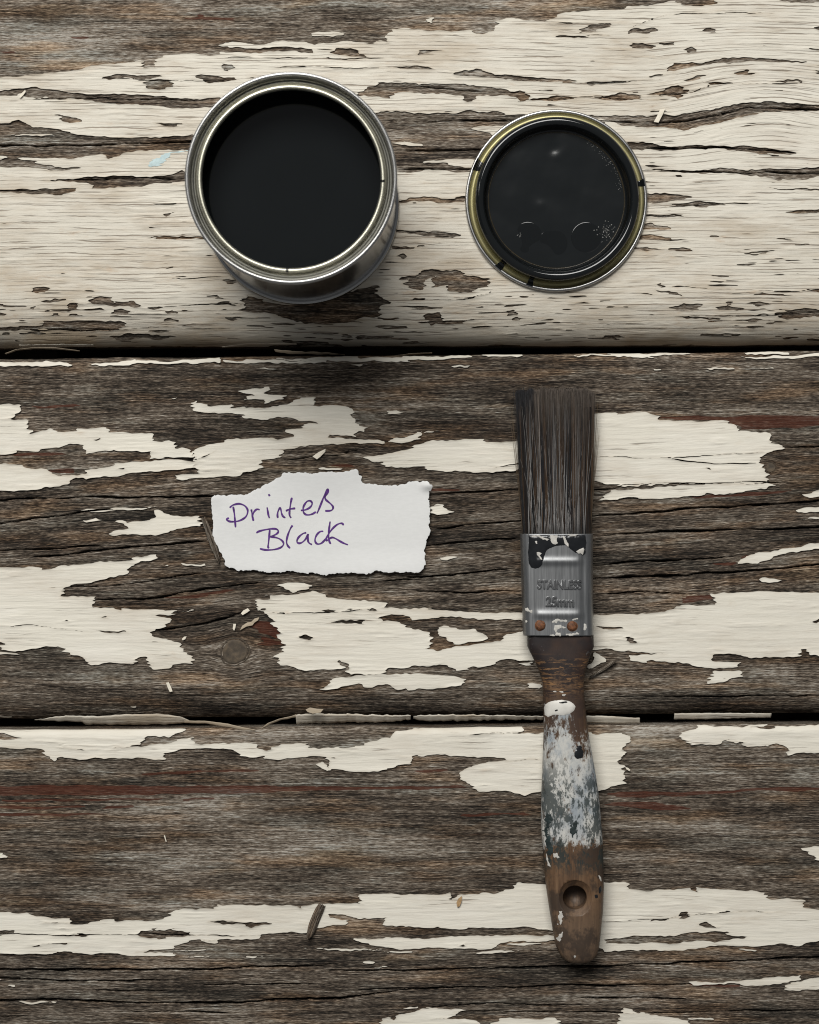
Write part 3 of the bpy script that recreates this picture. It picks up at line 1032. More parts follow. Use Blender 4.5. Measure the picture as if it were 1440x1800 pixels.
    if p == 1:
        bias = .08 + .13 * sstep(360, 500, Y) + .26 * sstep(480, 585, Y) - .10 * sstep(900, 1100, X) * (1 - sstep(80, 300, Y))
        thr = 1.00 - .32 * np.clip(den, -.4, 1) - bias
    else:
        thr = 1.20 - .20 * np.clip(den, 0, 1)
    F = np.minimum(F, (thr - sl_) * 4.0)
    F = np.minimum(F, np.minimum(Y - ytop(p, X) - .4, ybot(p, X) - Y - .4))

    def zf(x, y, f):
        gu_, gv_ = grain(p, x, y)
        c = sstep(.0, .75, vn(x / 46 + p, y / 16, 5))
        lift = (0.04 + .34 * c) * np.exp(-np.clip(f, 0, 99) / 4.2)
        return zbase(p, x, y) + PAINT_T + .05 * vn(gu_ / 110, gv_ / 5, 2) + lift

    def attrf(x, y, f):
        gu_, gv_ = grain(p, x, y)
        if p == 1:
            dirt_shade = .50 + .22 * sstep(300, 480, y) + .35 * sstep(530, 590, y) + .12 * vn(x / 150, y / 60, 3) - .16 * sstep(1050, 1300, x)  # dirt, plus shade of the rounded lower edge put into the colour
            crk_ = np.full(x.shape, .55)
        else:
            dirt_shade = .24 + .14 * vn(x / 150, y / 60 + p, 3)
            crk_ = np.full(x.shape, -.1)
        dirt_shade = dirt_shade + .22 * np.exp(-np.clip(f, 0, 99) / 1.4) + .16 * np.exp(-np.clip(f, 0, 99) / 7) * (.5 + .5 * vn(x / 60, y / 25, 6))
        return dict(grain=np.stack([gu_, gv_, np.full(x.shape, p * 31.0)], 1), dirt_shade=np.clip(dirt_shade, 0, 1), crack=crk_)

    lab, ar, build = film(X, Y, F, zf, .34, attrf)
    cell = dx * dy
    ids = np.where((ar * cell > 45) & (np.arange(len(ar)) > 0))[0]
    small = np.where((ar > 0) & (ar * cell <= 45) & (np.arange(len(ar)) > 0))[0]
    ids = ids[np.argsort(-ar[ids])]
    big, rest = ids[:280], ids[280:]
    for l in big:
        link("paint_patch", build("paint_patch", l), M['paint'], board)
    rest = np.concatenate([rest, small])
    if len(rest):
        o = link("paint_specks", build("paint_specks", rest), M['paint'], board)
        o['kind'] = 'stuff'
    return board


planks = {p: build_plank(p) for p in PL}


def simple(name, verts, faces, mat, parent=None, smooth=False, rel=True):
    """mesh from world-space vertices in metres; stored relative to the parent's location"""
    off = Vector((0, 0, 0))
    q = parent
    while q is not None:
        off = off + q.location
        q = q.parent
    me = bpy.data.meshes.new(name)
    me.from_pydata([tuple(Vector(v) - off) for v in verts], [], faces)
    me.update()
    return link(name, me, mat, parent, smooth)


def box(name, x0, x1, y0, y1, z0, z1, mat, parent=None):
    v = [(x, y, z) for z in (z0, z1) for y in (y0, y1) for x in (x0, x1)]
    f = [(0, 2, 3, 1), (4, 5, 7, 6), (0, 1, 5, 4), (2, 6, 7, 3), (0, 4, 6, 2), (1, 3, 7, 5)]
    return simple(name, v, f, mat, parent)


for cx in (-160, 600, 1360):
    box("batten", wx(cx), wx(cx + 240), wy(2600), wy(-745), -.060, -.0272, M['under'], table)
box("dark_backing_sheet", wx(X0), wx(X1), wy(2600), wy(-745), -.066, -.0602, M['under'], table)  # added dark sheet that keeps the gaps between planks black

# ------------------------------------------------------------------ materials of the loose things
M['steel'] = mat_metal("tinplate", (.46, .455, .445), .33)
M['steel_side'] = mat_metal("tin_body_steel", (.40, .40, .40), .15)
M['channel'] = mat_metal("dull_channel_lacquer", (.19, .187, .165), .46)
M['lacquer'] = mat_metal("pale_gold_lacquer", (.88, .85, .70), .40)
M['gold'] = mat_metal("olive_gold_lacquer", (.33, .30, .155), .45, metallic=.8)
M['inner'] = mat_plain("dark_inner_coating", (.012, .012, .011), .5, .2, 150, .2)


def mat_wet(name, bump, sc, rough=.06, lift=1.0):
    m, t, b = new_mat(name)
    k = NB(t)
    n = k.noise(k.scale(k.objc(), (sc, sc, sc)), 2, .5)
    c = k.mix(n, (.0045 * lift, .0055 * lift, .0060 * lift), (.0075 * lift, .0088 * lift, .0095 * lift))
    t.links.new(c, b.inputs['Base Color'])
    b.inputs['Roughness'].default_value = rough
    b.inputs['Specular IOR Level'].default_value = .5
    t.links.new(k.bump(n, bump, .002), b.inputs['Normal'])
    return m


M['wet'] = mat_wet("wet_black_paint", .05, 30)
M['wet_lid'] = mat_wet("wet_black_paint_film", .22, 75, .14, 1.25)


def catmull(pts, n=7):
    p = [np.array(q, float) for q in pts]
    p = [2 * p[0] - p[1]] + p + [2 * p[-1] - p[-2]]
    out = []
    for i in range(1, len(p) - 2):
        for j in range(n):
            t = j / n
            out.append(.5 * ((2 * p[i]) + (-p[i - 1] + p[i + 1]) * t + (2 * p[i - 1] - 5 * p[i] + 4 * p[i + 1] - p[i + 2]) * t * t + (-p[i - 1] + 3 * p[i] - 3 * p[i + 1] + p[i + 2]) * t ** 3))
    out.append(p[-2])
    return out


def lathe(name, prof, c, mat, parent, n=320, closed=False, smooth=True):
    """prof: list of (r mm, z mm); c centre world (x,y) metres"""
    if len(prof) > 5:
        prof = [tuple(q) for q in catmull(prof, 3)]
    v, f = [], []
    m = len(prof)
    for i in range(n):
        a = 2 * math.pi * i / n
        for r, z in prof:
            v.append((c[0] + r * MM * math.cos(a), c[1] + r * MM * math.sin(a), z * MM))
    for i in range(n):
        j = (i + 1) % n
        for k in range(m if closed else m - 1):
            q = (k + 1) % m
            f.append((i * m + k, j * m + k, j * m + q, i * m + q))
    return simple(name, v, f, mat, parent, smooth)


def arc(cx, cz, r, a0, a1, n=8):
    return [(cx + r * math.cos(math.radians(a0 + (a1 - a0) * i / n)), cz + r * math.sin(math.radians(a0 + (a1 - a0) * i / n))) for i in range(n + 1)]


def disc(name, r, z, c, mat, parent, n=128, rings=14, zfun=None):
    v, f = [(c[0], c[1], (z + (zfun(0, 0) if zfun else 0)) * MM)], []
    for k in range(1, rings + 1):
        rr = r * k / rings
        for i in range(n):
            a = 2 * math.pi * i / n
            x, y = rr * math.cos(a), rr * math.sin(a)
            v.append((c[0] + x * MM, c[1] + y * MM, (z + (zfun(x, y) if zfun else 0)) * MM))
    for i in range(n):
        f.append((0, 1 + i, 1 + (i + 1) % n))
    for k in range(rings - 1):
        for i in range(n):
            j = (i + 1) % n
            a, b = 1 + k * n, 1 + (k + 1) * n
            f.append((a + i, b + i, b + j, a + j))
    return simple(name, v, f, mat, parent, True)


def thing(name, label, cat, loc, group=None):
    o = bpy.data.objects.new(name, None)
    COL.objects.link(o)
    o.empty_display_size = .01
    o.location = loc
    o['label'] = label
    o['category'] = cat
    if group:
        o['group'] = group
    return o


def tag(o, label, cat, group=None):
    o['label'] = label
    o['category'] = cat
    if group:
        o['group'] = group
    return o


# ------------------------------------------------------------------ paint tin
Z0 = 0.42     # rest height on the paint film, mm
tc = P(511.6, 312.6, 75)[:2]
tin = thing("paint_tin", "open round metal tin filled with glossy black paint", "paint tin", (tc[0], tc[1], Z0 * MM))
body = [(35.3, 3.4)] + [(35.3, 3.4 + 66.6 * i / 10) for i in range(1, 11)] + [(35.15, 70.8), (35.25, 71.6)]
lathe("body", body, tc, M['steel_side'], tin)
lathe("base_seam", [(33.8, 1.2)] + arc(35.55, 1.55, 1.1, 250, 360, 5) + arc(35.55, 2.4, 1.1, 0, 80, 5) + [(35.3, 3.45)], tc, M['steel_side'], tin)
lathe("base", [(0.01, 1.6), (33.0, 1.6), (33.8, 1.2)], tc, M['steel_side'], tin)
lathe("top_seam", [(35.2, 71.2), (35.85, 71.4), (36.2, 72.0)] + arc(35.55, 74.3, .70, 0, 180, 9) + [(34.80, 73.6), (34.72, 72.6), (34.6, 71.6)], tc, M['steel'], tin)
lathe("lid_channel", [(34.6, 71.6), (34.45, 71.15), (34.1, 70.95), (33.75, 71.05), (33.55, 71.35), (33.25, 71.45), (32.95, 71.3), (32.6, 70.95), (32.35, 70.9)], tc, M['channel'], tin)
lathe("mouth_ring", [(32.35, 70.9), (32.22, 71.3), (32.18, 72.3), (32.1, 72.9), (31.9, 73.3), (31.6, 73.52), (31.25, 73.55), (30.95, 73.35), (30.72, 73.0), (30.6, 72.4), (30.62, 71.5), (30.75, 70.6)], tc, M['lacquer'], tin)
lathe("inside_wall", [(30.75, 70.6), (31.4, 69.9), (34.9, 69.7), (35.0, 60), (35.0, 30)], tc, M['inner'], tin)
disc("paint_surface", 34.98, 57.2, tc, M['wet'], tin)
# black nicks where paint ran over the mouth ring
for ang, w in ((-92.5, 1.0), (-1.5, .8)):
    v, f = [], []
    n = 8
    prof = arc(31.35, 73.1, .70, 10, 180, 7) + [(30.55, 72.2), (30.58, 71.2)]
    for i in range(n + 1):
        a = math.radians(ang + (i / n - .5) * w * 1.6)
        for q, (r, z) in enumerate(prof):
            v.append((tc[0] + r * MM * math.cos(a), tc[1] + r * MM * math.sin(a), z * MM))
    m_ = len(prof)
    for i in range(n):
        for q in range(m_ - 1):
            f.append((i * m_ + q, (i + 1) * m_ + q, (i + 1) * m_ + q + 1, i * m_ + q + 1))
    simple("paint_run", v, f, M['wet'], tin, True)

# ------------------------------------------------------------------ upturned lid
lc = P(978, 352.8, 1)[:2]
lid = thing("tin_lid", "upturned round metal lid coated inside with wet black paint", "lid", (lc[0], lc[1], Z0 * MM))
lathe("outer_rim", [(32.9, .55), (33.2, .3)] + arc(33.35, .95, .72, 250, 360, 5) + arc(33.35, 1.35, .72, 0, 150, 7) + [(32.6, 1.3)], lc, M['steel'], lid)
lathe("flange", [(32.75, 1.35), (32.3, 1.05), (31.7, .9), (31.1, 1.1), (30.7, 1.7), (30.45, 2.6)], lc, M['gold'], lid)
ring = [(30.55, 1.9), (30.5, 3.4), (30.4, 5.6)] + arc(28.75, 6.3, 1.62, 0, 180, 12) + [(26.95, 5.2), (26.6, 3.6), (26.2, 2.6), (25.7, 2.15), (25.2, 2.05)]
lathe("raised_ring", ring, lc, M['wet'], lid)
lathe("panel_edge", [(25.75, 2.1)] + arc(25.45, 2.13, .17, 10, 170, 6) + [(25.15, 2.05)], lc, mat_plain("dried_brown_edge", (.030, .024, .014), .25, .4, 300, .5), lid)


def lidz(x, y):
    z = .10 * math.exp(-((x + 1) ** 2 + (y - 17) ** 2) / 22) - .22 * math.exp(-((x + 1) ** 2 + (y - 19.5) ** 2) / 7)
    z += .07 * math.sin(x * .30 + y * .17) * math.sin(y * .26 - x * .11) + .05 * math.exp(-((x - 8) ** 2 + (y - 1) ** 2) / 30)
    z += .12 * math.exp(-((x + 6) ** 2 + (y + 2) ** 2) / 6)
    return z * 1.7


disc("paint_film", 25.4, 2.05, lc, M['wet_lid'], lid, 160, 60, lidz)
# round drops at the lower edge of the film
for dx_, dy_, r in ((-12.4, -16.4, 5.6), (13.0, -16.0, 5.2), (-1.6, -18.5, 5.0)):
    zb_ = 2.05 + lidz(dx_ * .86, dy_ * .86)
    prof = [(0.01, zb_ + .06), (r * .5, zb_ + .058), (r * .8, zb_ + .048), (r * .9, zb_ + .036), (r * 1.0, zb_ + .004), (r * 1.06, zb_ - .03), (r * 1.09, zb_ - .1)]
    lathe("paint_drop", prof, (lc[0] + dx_ * MM * .86, lc[1] + dy_ * MM * .86), M['wet'], lid, 48)
# runs of paint across the flange
for (zx, zy, w) in ((155, 440, 9.0), (1315, 565, 5.0), (320, 1145, 5.5), (535, 1250, 4.5)):
    ang = math.degrees(math.atan2(-(zy - 690), zx - 712))
    v, f = [], []
    n = 10
    prof = [(33.45, 2.16), (33.0, 2.0), (32.55, 1.42), (31.9, 1.12), (31.3, 1.15), (30.75, 1.85)]
    for i in range(n + 1):
        for q, (r, z) in enumerate(prof):
            sp = w * (1 - .35 * q / 5 + random.uniform(-.08, .08))
            a = math.radians(ang + (i / n - .5) * sp)
            v.append((lc[0] + r * MM * math.cos(a), lc[1] + r * MM * math.sin(a), (z + .06 + .10 * math.sin(math.pi * i / n)) * MM))
    m_ = len(prof)
    for i in range(n):
        for q in range(m_ - 1):
            f.append((i * m_ + q, (i + 1) * m_ + q, (i + 1) * m_ + q + 1, i * m_ + q + 1))
    simple("paint_run", v, f, M['wet'], lid, True)
# bubbles in the film
bm = bmesh.new()


def bub(x, y, r):
    mtx = __import__('mathutils').Matrix.Translation((x * MM, y * MM, (2.15 + lidz(x, y) - Z0) * MM))
    bmesh.ops.create_icosphere(bm, subdivisions=2, radius=r * MM, matrix=mtx)


for i in range(60):
    bub(random.gauss(18.6, 1.5), random.gauss(-11.6, 1.5), random.uniform(.09, .28))
for i in range(70):
    a = math.radians(random.uniform(8, 62))
    r = 25.0 - abs(random.gauss(0, .9))
    bub(r * math.cos(a), r * math.sin(a), random.uniform(.07, .17))
for i in range(7):
    bub(random.gauss(-13.5, .7), random.gauss(-13.0, .5), random.uniform(.1, .25))
me = bpy.data.meshes.new("paint_bubbles")
bm.to_mesh(me)
bm.free()
M['bubble'] = mat_plain("paint_bubble", (.16, .16, .15), .10, .3, 500, .8)
o = link("paint_bubbles", me, M['bubble'], lid)
o['kind'] = 'stuff'

# ------------------------------------------------------------------ torn paper note
ZT = lambda zx, zy: (340 + zx / 3.2727, 800 + zy / 3.2727)
pap = """108,240 125,230 200,232 260,230 310,225 345,208 385,190 420,165 470,140 505,120 525,100 580,105 640,98 680,110 720,100 790,95 850,98 890,90 930,82 950,90 952,115 965,125 965,150 990,165 1040,168 1100,175 1180,172 1240,158 1310,152 1350,150 1378,175 1370,200 1358,210 1355,260 1362,330 1355,400 1365,440 1340,490 1330,550 1335,620 1310,675 1230,672 1150,675 1090,668 1060,660 1020,680 960,682 900,675 830,680 760,690 690,675 640,678 570,668 500,672 420,675 340,662 270,665 220,650 180,632 185,610 160,570 140,520 120,490 110,440 115,380 105,310"""
pap = np.array([ZT(*map(float, w.split(','))) for w in pap.split()])


def paper_z(x, y):
    z = 1.15 + .35 * vn(x / 110, y / 60, 3) + .9 * sstep(960, 1010, y) * (.6 + .4 * vn(x / 60, y / 90, 1)) + .5 * sstep(700, 760, x)
    z = z + 1.5 * np.exp(-((x - 752) / 12) ** 2 - ((y - 853) / 9) ** 2) + .5 * np.exp(-((x - 376) / 14) ** 2 - ((y - 874) / 14) ** 2)
    return z


xs, ys = np.arange(360, 775, 1.5), np.arange(815, 1020, 1.5)
X, Y = np.meshgrid(xs, ys)
XW = X + 1.5 * vn(X / 5, Y / 5, 2) + .9 * vn(X / 2.2, Y / 2.2, 3)
YW = Y + 1.5 * vn(X / 5, Y / 6, 4) + 1.0 * vn(X / 2.2, Y / 2.2, 5)
Fp, _ = sdpoly(pap, X, Y)


def mat_paper():
    m, t, b = new_mat("torn_white_paper")
    k = NB(t)
    o = k.objc()
    n = k.noise(k.scale(o, (500, 1600, 500)), 3, .6)
    n2 = k.noise(k.scale(o, (40, 40, 40)), 3, .5)
    c = k.mix(k.mapr(n, .3, .7), (.655, .655, .645), (.69, .69, .68))
    c = k.mix(k.math('MULTIPLY', n2, .25), c, (.62, .618, .605))
    t.links.new(c, b.inputs['Base Color'])
    b.inputs['Roughness'].default_value = .85
    b.inputs['Specular IOR Level'].default_value = .15
    t.links.new(k.bump(n, .08, .0002), b.inputs['Normal'])
    return m


lab, ar, build = film(X, Y, Fp, lambda x, y, f: paper_z(x, y) - .10 * np.exp(-np.clip(f, 0, 99) / 2.0), .16, lambda x, y, f: {})
note_o = P(560, 915, 0.4)
note = thing("paper_note", "torn scrap of white paper with purple handwriting", "paper", note_o)
me = build("sheet", int(np.argmax(ar[1:]) + 1))
co = np.zeros(len(me.vertices) * 3, np.float32)
me.vertices.foreach_get('co', co)
co = co.reshape(-1, 3) - np.array(note_o, np.float32)
me.vertices.foreach_set('co', co.ravel())
link("sheet", me, mat_paper(), note)

STROKES = [
    "229,296 233,318 237,345 240,378 243,416",
    "212,304 216,296 232,286 262,280 290,288 308,305 313,325 305,350 285,368 255,380 220,383 200,378 191,369 205,361",
    "333,312 337,330 340,352 346,379", "340,352 346,332 358,316 372,311 381,316",
    "424,300 428,322 432,345 438,363", "433,224 437,231 440,236",
    "486,362 484,345 487,325 497,305 503,312 508,335 516,352 530,361",
    "567,244 561,272 556,305 553,335 556,352 563,361", "532,321 552,312 570,308 587,306",
    "618,318 640,316 664,306 680,290 683,274 672,263 655,266 640,284 632,305 634,328 646,341 664,344 686,338 706,326",
    "711,336 722,312 738,272 754,232 768,203 775,197 777,205 770,220 758,240 762,256 778,270 794,284 804,299 800,313 786,320 758,321",
    "363,449 372,441 400,432 440,425 470,424 486,431 488,443 476,455 452,466 442,470", "440,427 437,460 433,500 430,528 436,534",
    "442,470 470,473 496,482 514,496 519,512 508,528 484,539 450,545 412,545 382,538",
    "571,404 560,420 547,450 538,482 537,505 544,522 557,536",
    "650,446 630,452 608,470 597,489 599,503 612,507 630,499 648,480 660,456 660,472 660,494 668,507 683,515",
    "748,438 730,440 712,456 701,480 702,499 714,511 732,509 748,497 762,480",
    "787,381 783,410 779,445 779,478 784,500 791,511", "864,404 858,394 844,393 824,402 800,424 778,454 764,482 768,492 784,480 800,474 818,480 845,496 868,508 890,516",
]


M['ink'] = mat_plain("purple_marker_ink", (.085, .030, .17), .6, .4, 900, .2)
words = {}
for si, s in enumerate(STROKES):
    pts = catmull([ZT(*map(float, w.split(','))) for w in s.split()])
    word = "handwriting" if si < 11 else "handwriting_black"
    v, f = words.setdefault(word, ([], []))
    b0 = len(v)
    n = len(pts)
    for i, q in enumerate(pts):
        d = pts[min(i + 1, n - 1)] - pts[max(i - 1, 0)]
        d = d / (np.hypot(*d) + 1e-9)
        nrm = np.array([-d[1], d[0]])
        hw = 1.95 * (.78 + .28 * math.sin(i * .35 + si) * .6 + .2 * random.random() * .3)
        if i in (0, n - 1):
            hw *= .55
        for sgn in (-1, 1):
            e = q + nrm * hw * sgn
            z = float(paper_z(np.array(e[0]), np.array(e[1]))) + .055 + .004 * (si % 3)
            v.append(P(e[0], e[1], z))
    for i in range(n - 1):
        a = b0 + 2 * i
        f.append((a, a + 1, a + 3, a + 2))
for w, (v, f) in words.items():
    o = simple("handwritten_word", v, f, M['ink'], note, True)
    o['label'] = 'purple handwritten word Printers' if w == 'handwriting' else 'purple handwritten word Black'

# ------------------------------------------------------------------ paint brush
HB = 6.9
brush_o = P(985, 1190, .4)
brush = thing("paint_brush", "old flat paint brush with metal ferrule and paint-stained wooden handle", "paint brush", brush_o)


def interp(tab, y):
    ys_ = [t[0] for t in tab]
    return [float(np.interp(y, ys_, [t[i] for t in tab])) for i in range(1, len(tab[0]))]


# handle: y, left, right, half thickness (mm), squareness exponent
HT = [(1095, 929, 1039, 4.6, 4), (1117, 927, 1043, 4.8, 4), (1136, 927, 1044, 4.9, 4), (1145, 931, 1040, 5.0, 3.6), (1160, 939, 1035, 5.2, 3.2), (1180, 948, 1029, 5.4, 2.9), (1200, 953, 1026, 5.5, 2.7),
      (1222, 955, 1027, 5.6, 2.6), (1250, 955.5, 1030, 5.7, 2.5), (1280, 956, 1033, 5.9, 2.5), (1320, 954.5, 1040, 6.1, 2.5), (1360, 953, 1047, 6.3, 2.5), (1400, 951.5, 1053, 6.4, 2.5),
      (1440, 951, 1056.5, 6.4, 2.5), (1480, 953, 1059.5, 6.4, 2.6), (1520, 956, 1061, 6.4, 2.6), (1560, 960, 1061.5, 6.3, 2.7), (1600, 966, 1060, 6.1, 2.7), (1640, 972.5, 1056, 5.8, 2.7),
      (1662, 977, 1053.5, 5.5, 2.7), (1676, 983, 1050, 5.0, 2.7), (1684, 990, 1045, 4.4, 2.6), (1689, 997, 1038, 3.6, 2.5), (1691.5, 1005, 1030, 2.4, 2.2)]
rows = sorted(set(list(np.arange(1096, 1660, 5.0)) + list(np.arange(1660, 1691.5, 2.5)) + [1691.4]))
NS = 56
v, f, gcol = [], [], []
for y in rows:
    l, r, ht, ex = interp(HT, y)
    cx_, hw = (l + r) / 2, (r - l) / 2
    for i in range(NS):
        a = 2 * math.pi * i / NS
        c_, s_ = math.cos(a), math.sin(a)
        ux = math.copysign(abs(c_) ** (2 / ex), c_)
        uz = math.copysign(abs(s_) ** (2 / ex), s_)
        z = max(.45, HB + ht * uz)
        v.append(P(cx_ + hw * ux, y, HB)[:2] + (z * MM,))
n = len(rows)
for k in range(n - 1):
    for i in range(NS):
        j = (i + 1) % NS
        f.append((k * NS + i, k * NS + j, (k + 1) * NS + j, (k + 1) * NS + i))
f.append(tuple(range(NS)))
f.append(tuple(reversed(range((n - 1) * NS, n * NS))))


def mat_handle():
    m, t, b = new_mat("stained_handle_wood")
    k = NB(t)
    o = k.objc()      # metres from the brush origin; y runs up the picture
    sep = k.n('ShaderNodeSeparateXYZ')
    t.links.new(o, sep.inputs[0])
    # picture row, from 1190 at the origin
    row = k.math('SUBTRACT', 1190.0, k.math('MULTIPLY', sep.outputs[1], S * 1000 * DCAM / (DCAM - HB)))
    g1 = k.noise(k.scale(o, (900, 45, 900)), 5, .65)
    g2 = k.noise(k.scale(o, (140, 22, 140), (2, 1, 5)), 4, .6)
    wood = k.ramp(k.math('ADD', k.math('MULTIPLY', g1, .5), k.math('MULTIPLY', g2, .5)), [(.28, (.022, .012, .007)), (.45, (.080, .044, .024)), (.6, (.15, .088, .048)), (.78, (.25, .16, .095))])
    blot = k.noise(k.scale(o, (110, 80, 110), (8, 2, 1)), 6, .70)
    # worn grip end is greyer
    wood = k.mix(k.math('MULTIPLY', k.mapr(row, 1540, 1640), .35), wood, (.15, .112, .08))
    wood = k.mix(k.math('MULTIPLY', k.mapr(blot, .45, .58), .80), wood, (.036, .026, .020))
    # dark stain at the neck
    scr = k.noise(k.scale(o, (110, 700, 110), (4, 9, 2)), 5, .72, dist=1.8)
    neckm = k.mapr(k.math('ADD', k.math('MULTIPLY', row, -1.0), k.math('MULTIPLY', k.math('SUBTRACT', scr, .5), 330.0)), -1212.0, -1192.0)
    neck = k.mix(k.mapr(k.noise(k.scale(o, (60, 60, 60), (1, 7, 3)), 3, .6), .4, .65), (.014, .011, .012), (.036, .021, .016))
    col = k.mix(k.math('MULTIPLY', neckm, .95), wood, neck)
    scz = k.math('MULTIPLY', k.mapr(row, 1140, 1175), k.mapr(row, 1205, 1222, 1, 0))
    scn = k.noise(k.scale(k.scale(o, (1, 1, 1)), (160, 900, 160), (7, 3, 9)), 4, .7, dist=1.0)
    col = k.mix(k.math('MULTIPLY', scz, k.mapr(scn, .54, .60, 0, .85)), col, (.23, .125, .055))
    midm = k.math('MULTIPLY', k.mapr(row, 1195, 1235), k.mapr(row, 1275, 1330, 1, 0))
    col = k.mix(k.math('MULTIPLY', midm, k.mapr(g2, .42, .6, .2, .85)), col, (.045, .028, .022))
    # whitish paint over the belly
    pn = k.noise(k.scale(o, (120, 70, 120), (5, 5, 5)), 6, .72)
    fine = k.noise(k.scale(o, (1100, 420, 1100), (1, 2, 3)), 4, .7)
    pn = k.math('ADD', k.math('MULTIPLY', pn, .78), k.math('MULTIPLY', fine, .22))
    lo = k.math('ADD', k.mapr(row, 1215, 1360, -.11, .10), k.mapr(row, 1450, 1545, 0.0, -.50))
    wm = k.mapr(k.math('ADD', pn, lo), .47, .55)
    wcol = k.mix(k.mapr(k.noise(k.scale(o, (95, 60, 95), (15, 5, 5)), 5, .65), .40, .60), (.27, .30, .325), (.52, .51, .475))
    wcol = k.mix(k.mapr(row, 1410, 1500, 0, .6), wcol, (.56, .535, .49))
    col = k.mix(wm, col, wcol)
    # green-black smears
    gs = k.noise(k.scale(o, (105, 55, 105), (25, 3, 14)), 6, .75)
    gs = k.math('ADD', k.math('MULTIPLY', gs, .7), k.math('MULTIPLY', fine, .3))
    band = k.math('MULTIPLY', k.mapr(row, 1290, 1390), k.mapr(row, 1500, 1545, 1, 0))
    gm = k.math('MULTIPLY', k.mapr(gs, .475, .53), band)
    col = k.mix(k.math('MULTIPLY', gm, .88), col, (.018, .028, .028))
    # fine speckle
    sp = k.mapr(k.noise(k.scale(o, (1500, 1500, 1500)), 2, .6), .64, .70)
    col = k.mix(k.math('MULTIPLY', sp, .35), col, (.03, .028, .026))
    t.links.new(col, b.inputs['Base Color'])
    t.links.new(k.mapr(wm, 0, 1, .48, .7), b.inputs['Roughness'])
    b.inputs['Specular IOR Level'].default_value = .3
    hgt = k.math('ADD', k.math('MULTIPLY', g1, .5), k.math('ADD', k.math('MULTIPLY', wm, .5), k.math('MULTIPLY', fine, .4)))
    t.links.new(k.bump(hgt, .4, .0003), b.inputs['Normal'])
    return m


handle = simple("handle", v, f, mat_handle(), brush, True)
# hanging hole with a countersunk mouth
hc = P(1009.5, 1575, 8)
cut = bmesh.new()
n = 48
prof = [(0.0, 5.2), (4.35, 5.2), (4.45, 11.2), (6.55, 12.9), (7.2, 15), (0.0, 15)]
rings_ = []
for r, z in prof[1:-1]:
    rings_.append([cut.verts.new((hc[0] - brush_o[0] + r * MM * math.cos(2 * math.pi * i / n), hc[1] - brush_o[1] + r * MM * math.sin(2 * math.pi * i / n), z * MM - brush_o[2])) for i in range(n)])
for a, b_ in zip(rings_[:-1], rings_[1:]):
    for i in range(n):
        cut.faces.new((a[i], a[(i + 1) % n], b_[(i + 1) % n], b_[i]))
cut.faces.new(list(reversed(rings_[0])))
cut.faces.new(rings_[-1])
cm = bpy.data.meshes.new("hole_cutter")
cut.to_mesh(cm)
cut.free()
co_ = bpy.data.objects.new("hole_cutter", cm)
COL.objects.link(co_)
co_.location = brush_o
bo = handle.modifiers.new("hole", 'BOOLEAN')
bo.operation = 'DIFFERENCE'
bo.object = co_
bo.solver = 'EXACT'
bpy.context.view_layer.update()
dg = bpy.context.evaluated_depsgraph_get()
nm = bpy.data.meshes.new_from_object(handle.evaluated_get(dg))
handle.modifiers.clear()
handle.data = nm
bpy.data.objects.remove(co_)
for pgn in nm.polygons:
    c = pgn.center
    inh = math.hypot(c.x + brush_o[0] - hc[0], c.y + brush_o[1] - hc[1]) < 6.9 * MM and abs(pgn.normal.z) < .85
    pgn.use_smooth = not inh

# ferrule: swept tube with beads across its flat
FY0, FY1 = 938.0, 1117.0
v, f = [], []
rows = list(np.arange(FY0, FY1 + .1, 1.5))
ang = []
NF = 96


def ferrule_section(y):
    l = np.interp(y, [938, 1060, 1117], [914.5, 917.5, 919.5])
    r = np.interp(y, [938, 1060, 1117], [1042.0, 1042.5, 1044.0])
    ht = np.interp(y, [938, 1117], [6.15, 5.75])
    bead = .34 * math.exp(-((y - 986) / 6.0) ** 2) + .34 * math.exp(-((y - 1079) / 6.5) ** 2)
    pts = []
    for i in range(NF):
        a = 2 * math.pi * i / NF
        c_, s_ = math.cos(a), math.sin(a)
        ux = math.copysign(abs(c_) ** (2 / 3.4), c_)
        uz = math.copysign(abs(s_) ** (2 / 3.4), s_)
        z = HB + ht * uz
        if s_ > 0:
            inn = 1 - float(sstep(.50, .78, np.array(abs(ux))))
            z += inn * bead - .30 * math.exp(-((abs(ux) - .70) / .06) ** 2) * float(sstep(965, 985, np.array(y)))
        pts.append((((l + r) / 2 + (r - l) / 2 * ux), z))
    return pts


for y in rows:
    for (px, z) in ferrule_section(y):
        q = P(px, y, HB)
        v.append((q[0], q[1], max(z, .45) * MM))
n = len(rows)
for k in range(n - 1):
    for i in range(NF):
        j = (i + 1) % NF
        f.append((k * NF + i, k * NF + j, (k + 1) * NF + j, (k + 1) * NF + i))
# folded lips at both ends
for k, dyy in ((0, 2.0), (n - 1, -2.0)):
    b0 = len(v)
    y = rows[k]
    for (px, z) in ferrule_section(y):
        cx_ = 979.5
        q = P(cx_ + (px - cx_) * .955, y + dyy, HB)
        v.append((q[0], q[1], (HB + (z - HB) * .9) * MM))
    for i in range(NF):
        j = (i + 1) % NF
        a = (k * NF + i, k * NF + j, b0 + j, b0 + i)
        f.append(a if k else a[::-1])
M['ferrule'] = mat_metal("brushed_ferrule_steel", (.31, .315, .32), .42, .10, brushed=(1500, 60, 300))
ferrule = simple("ferrule", v, f, M['ferrule'], brush, True)


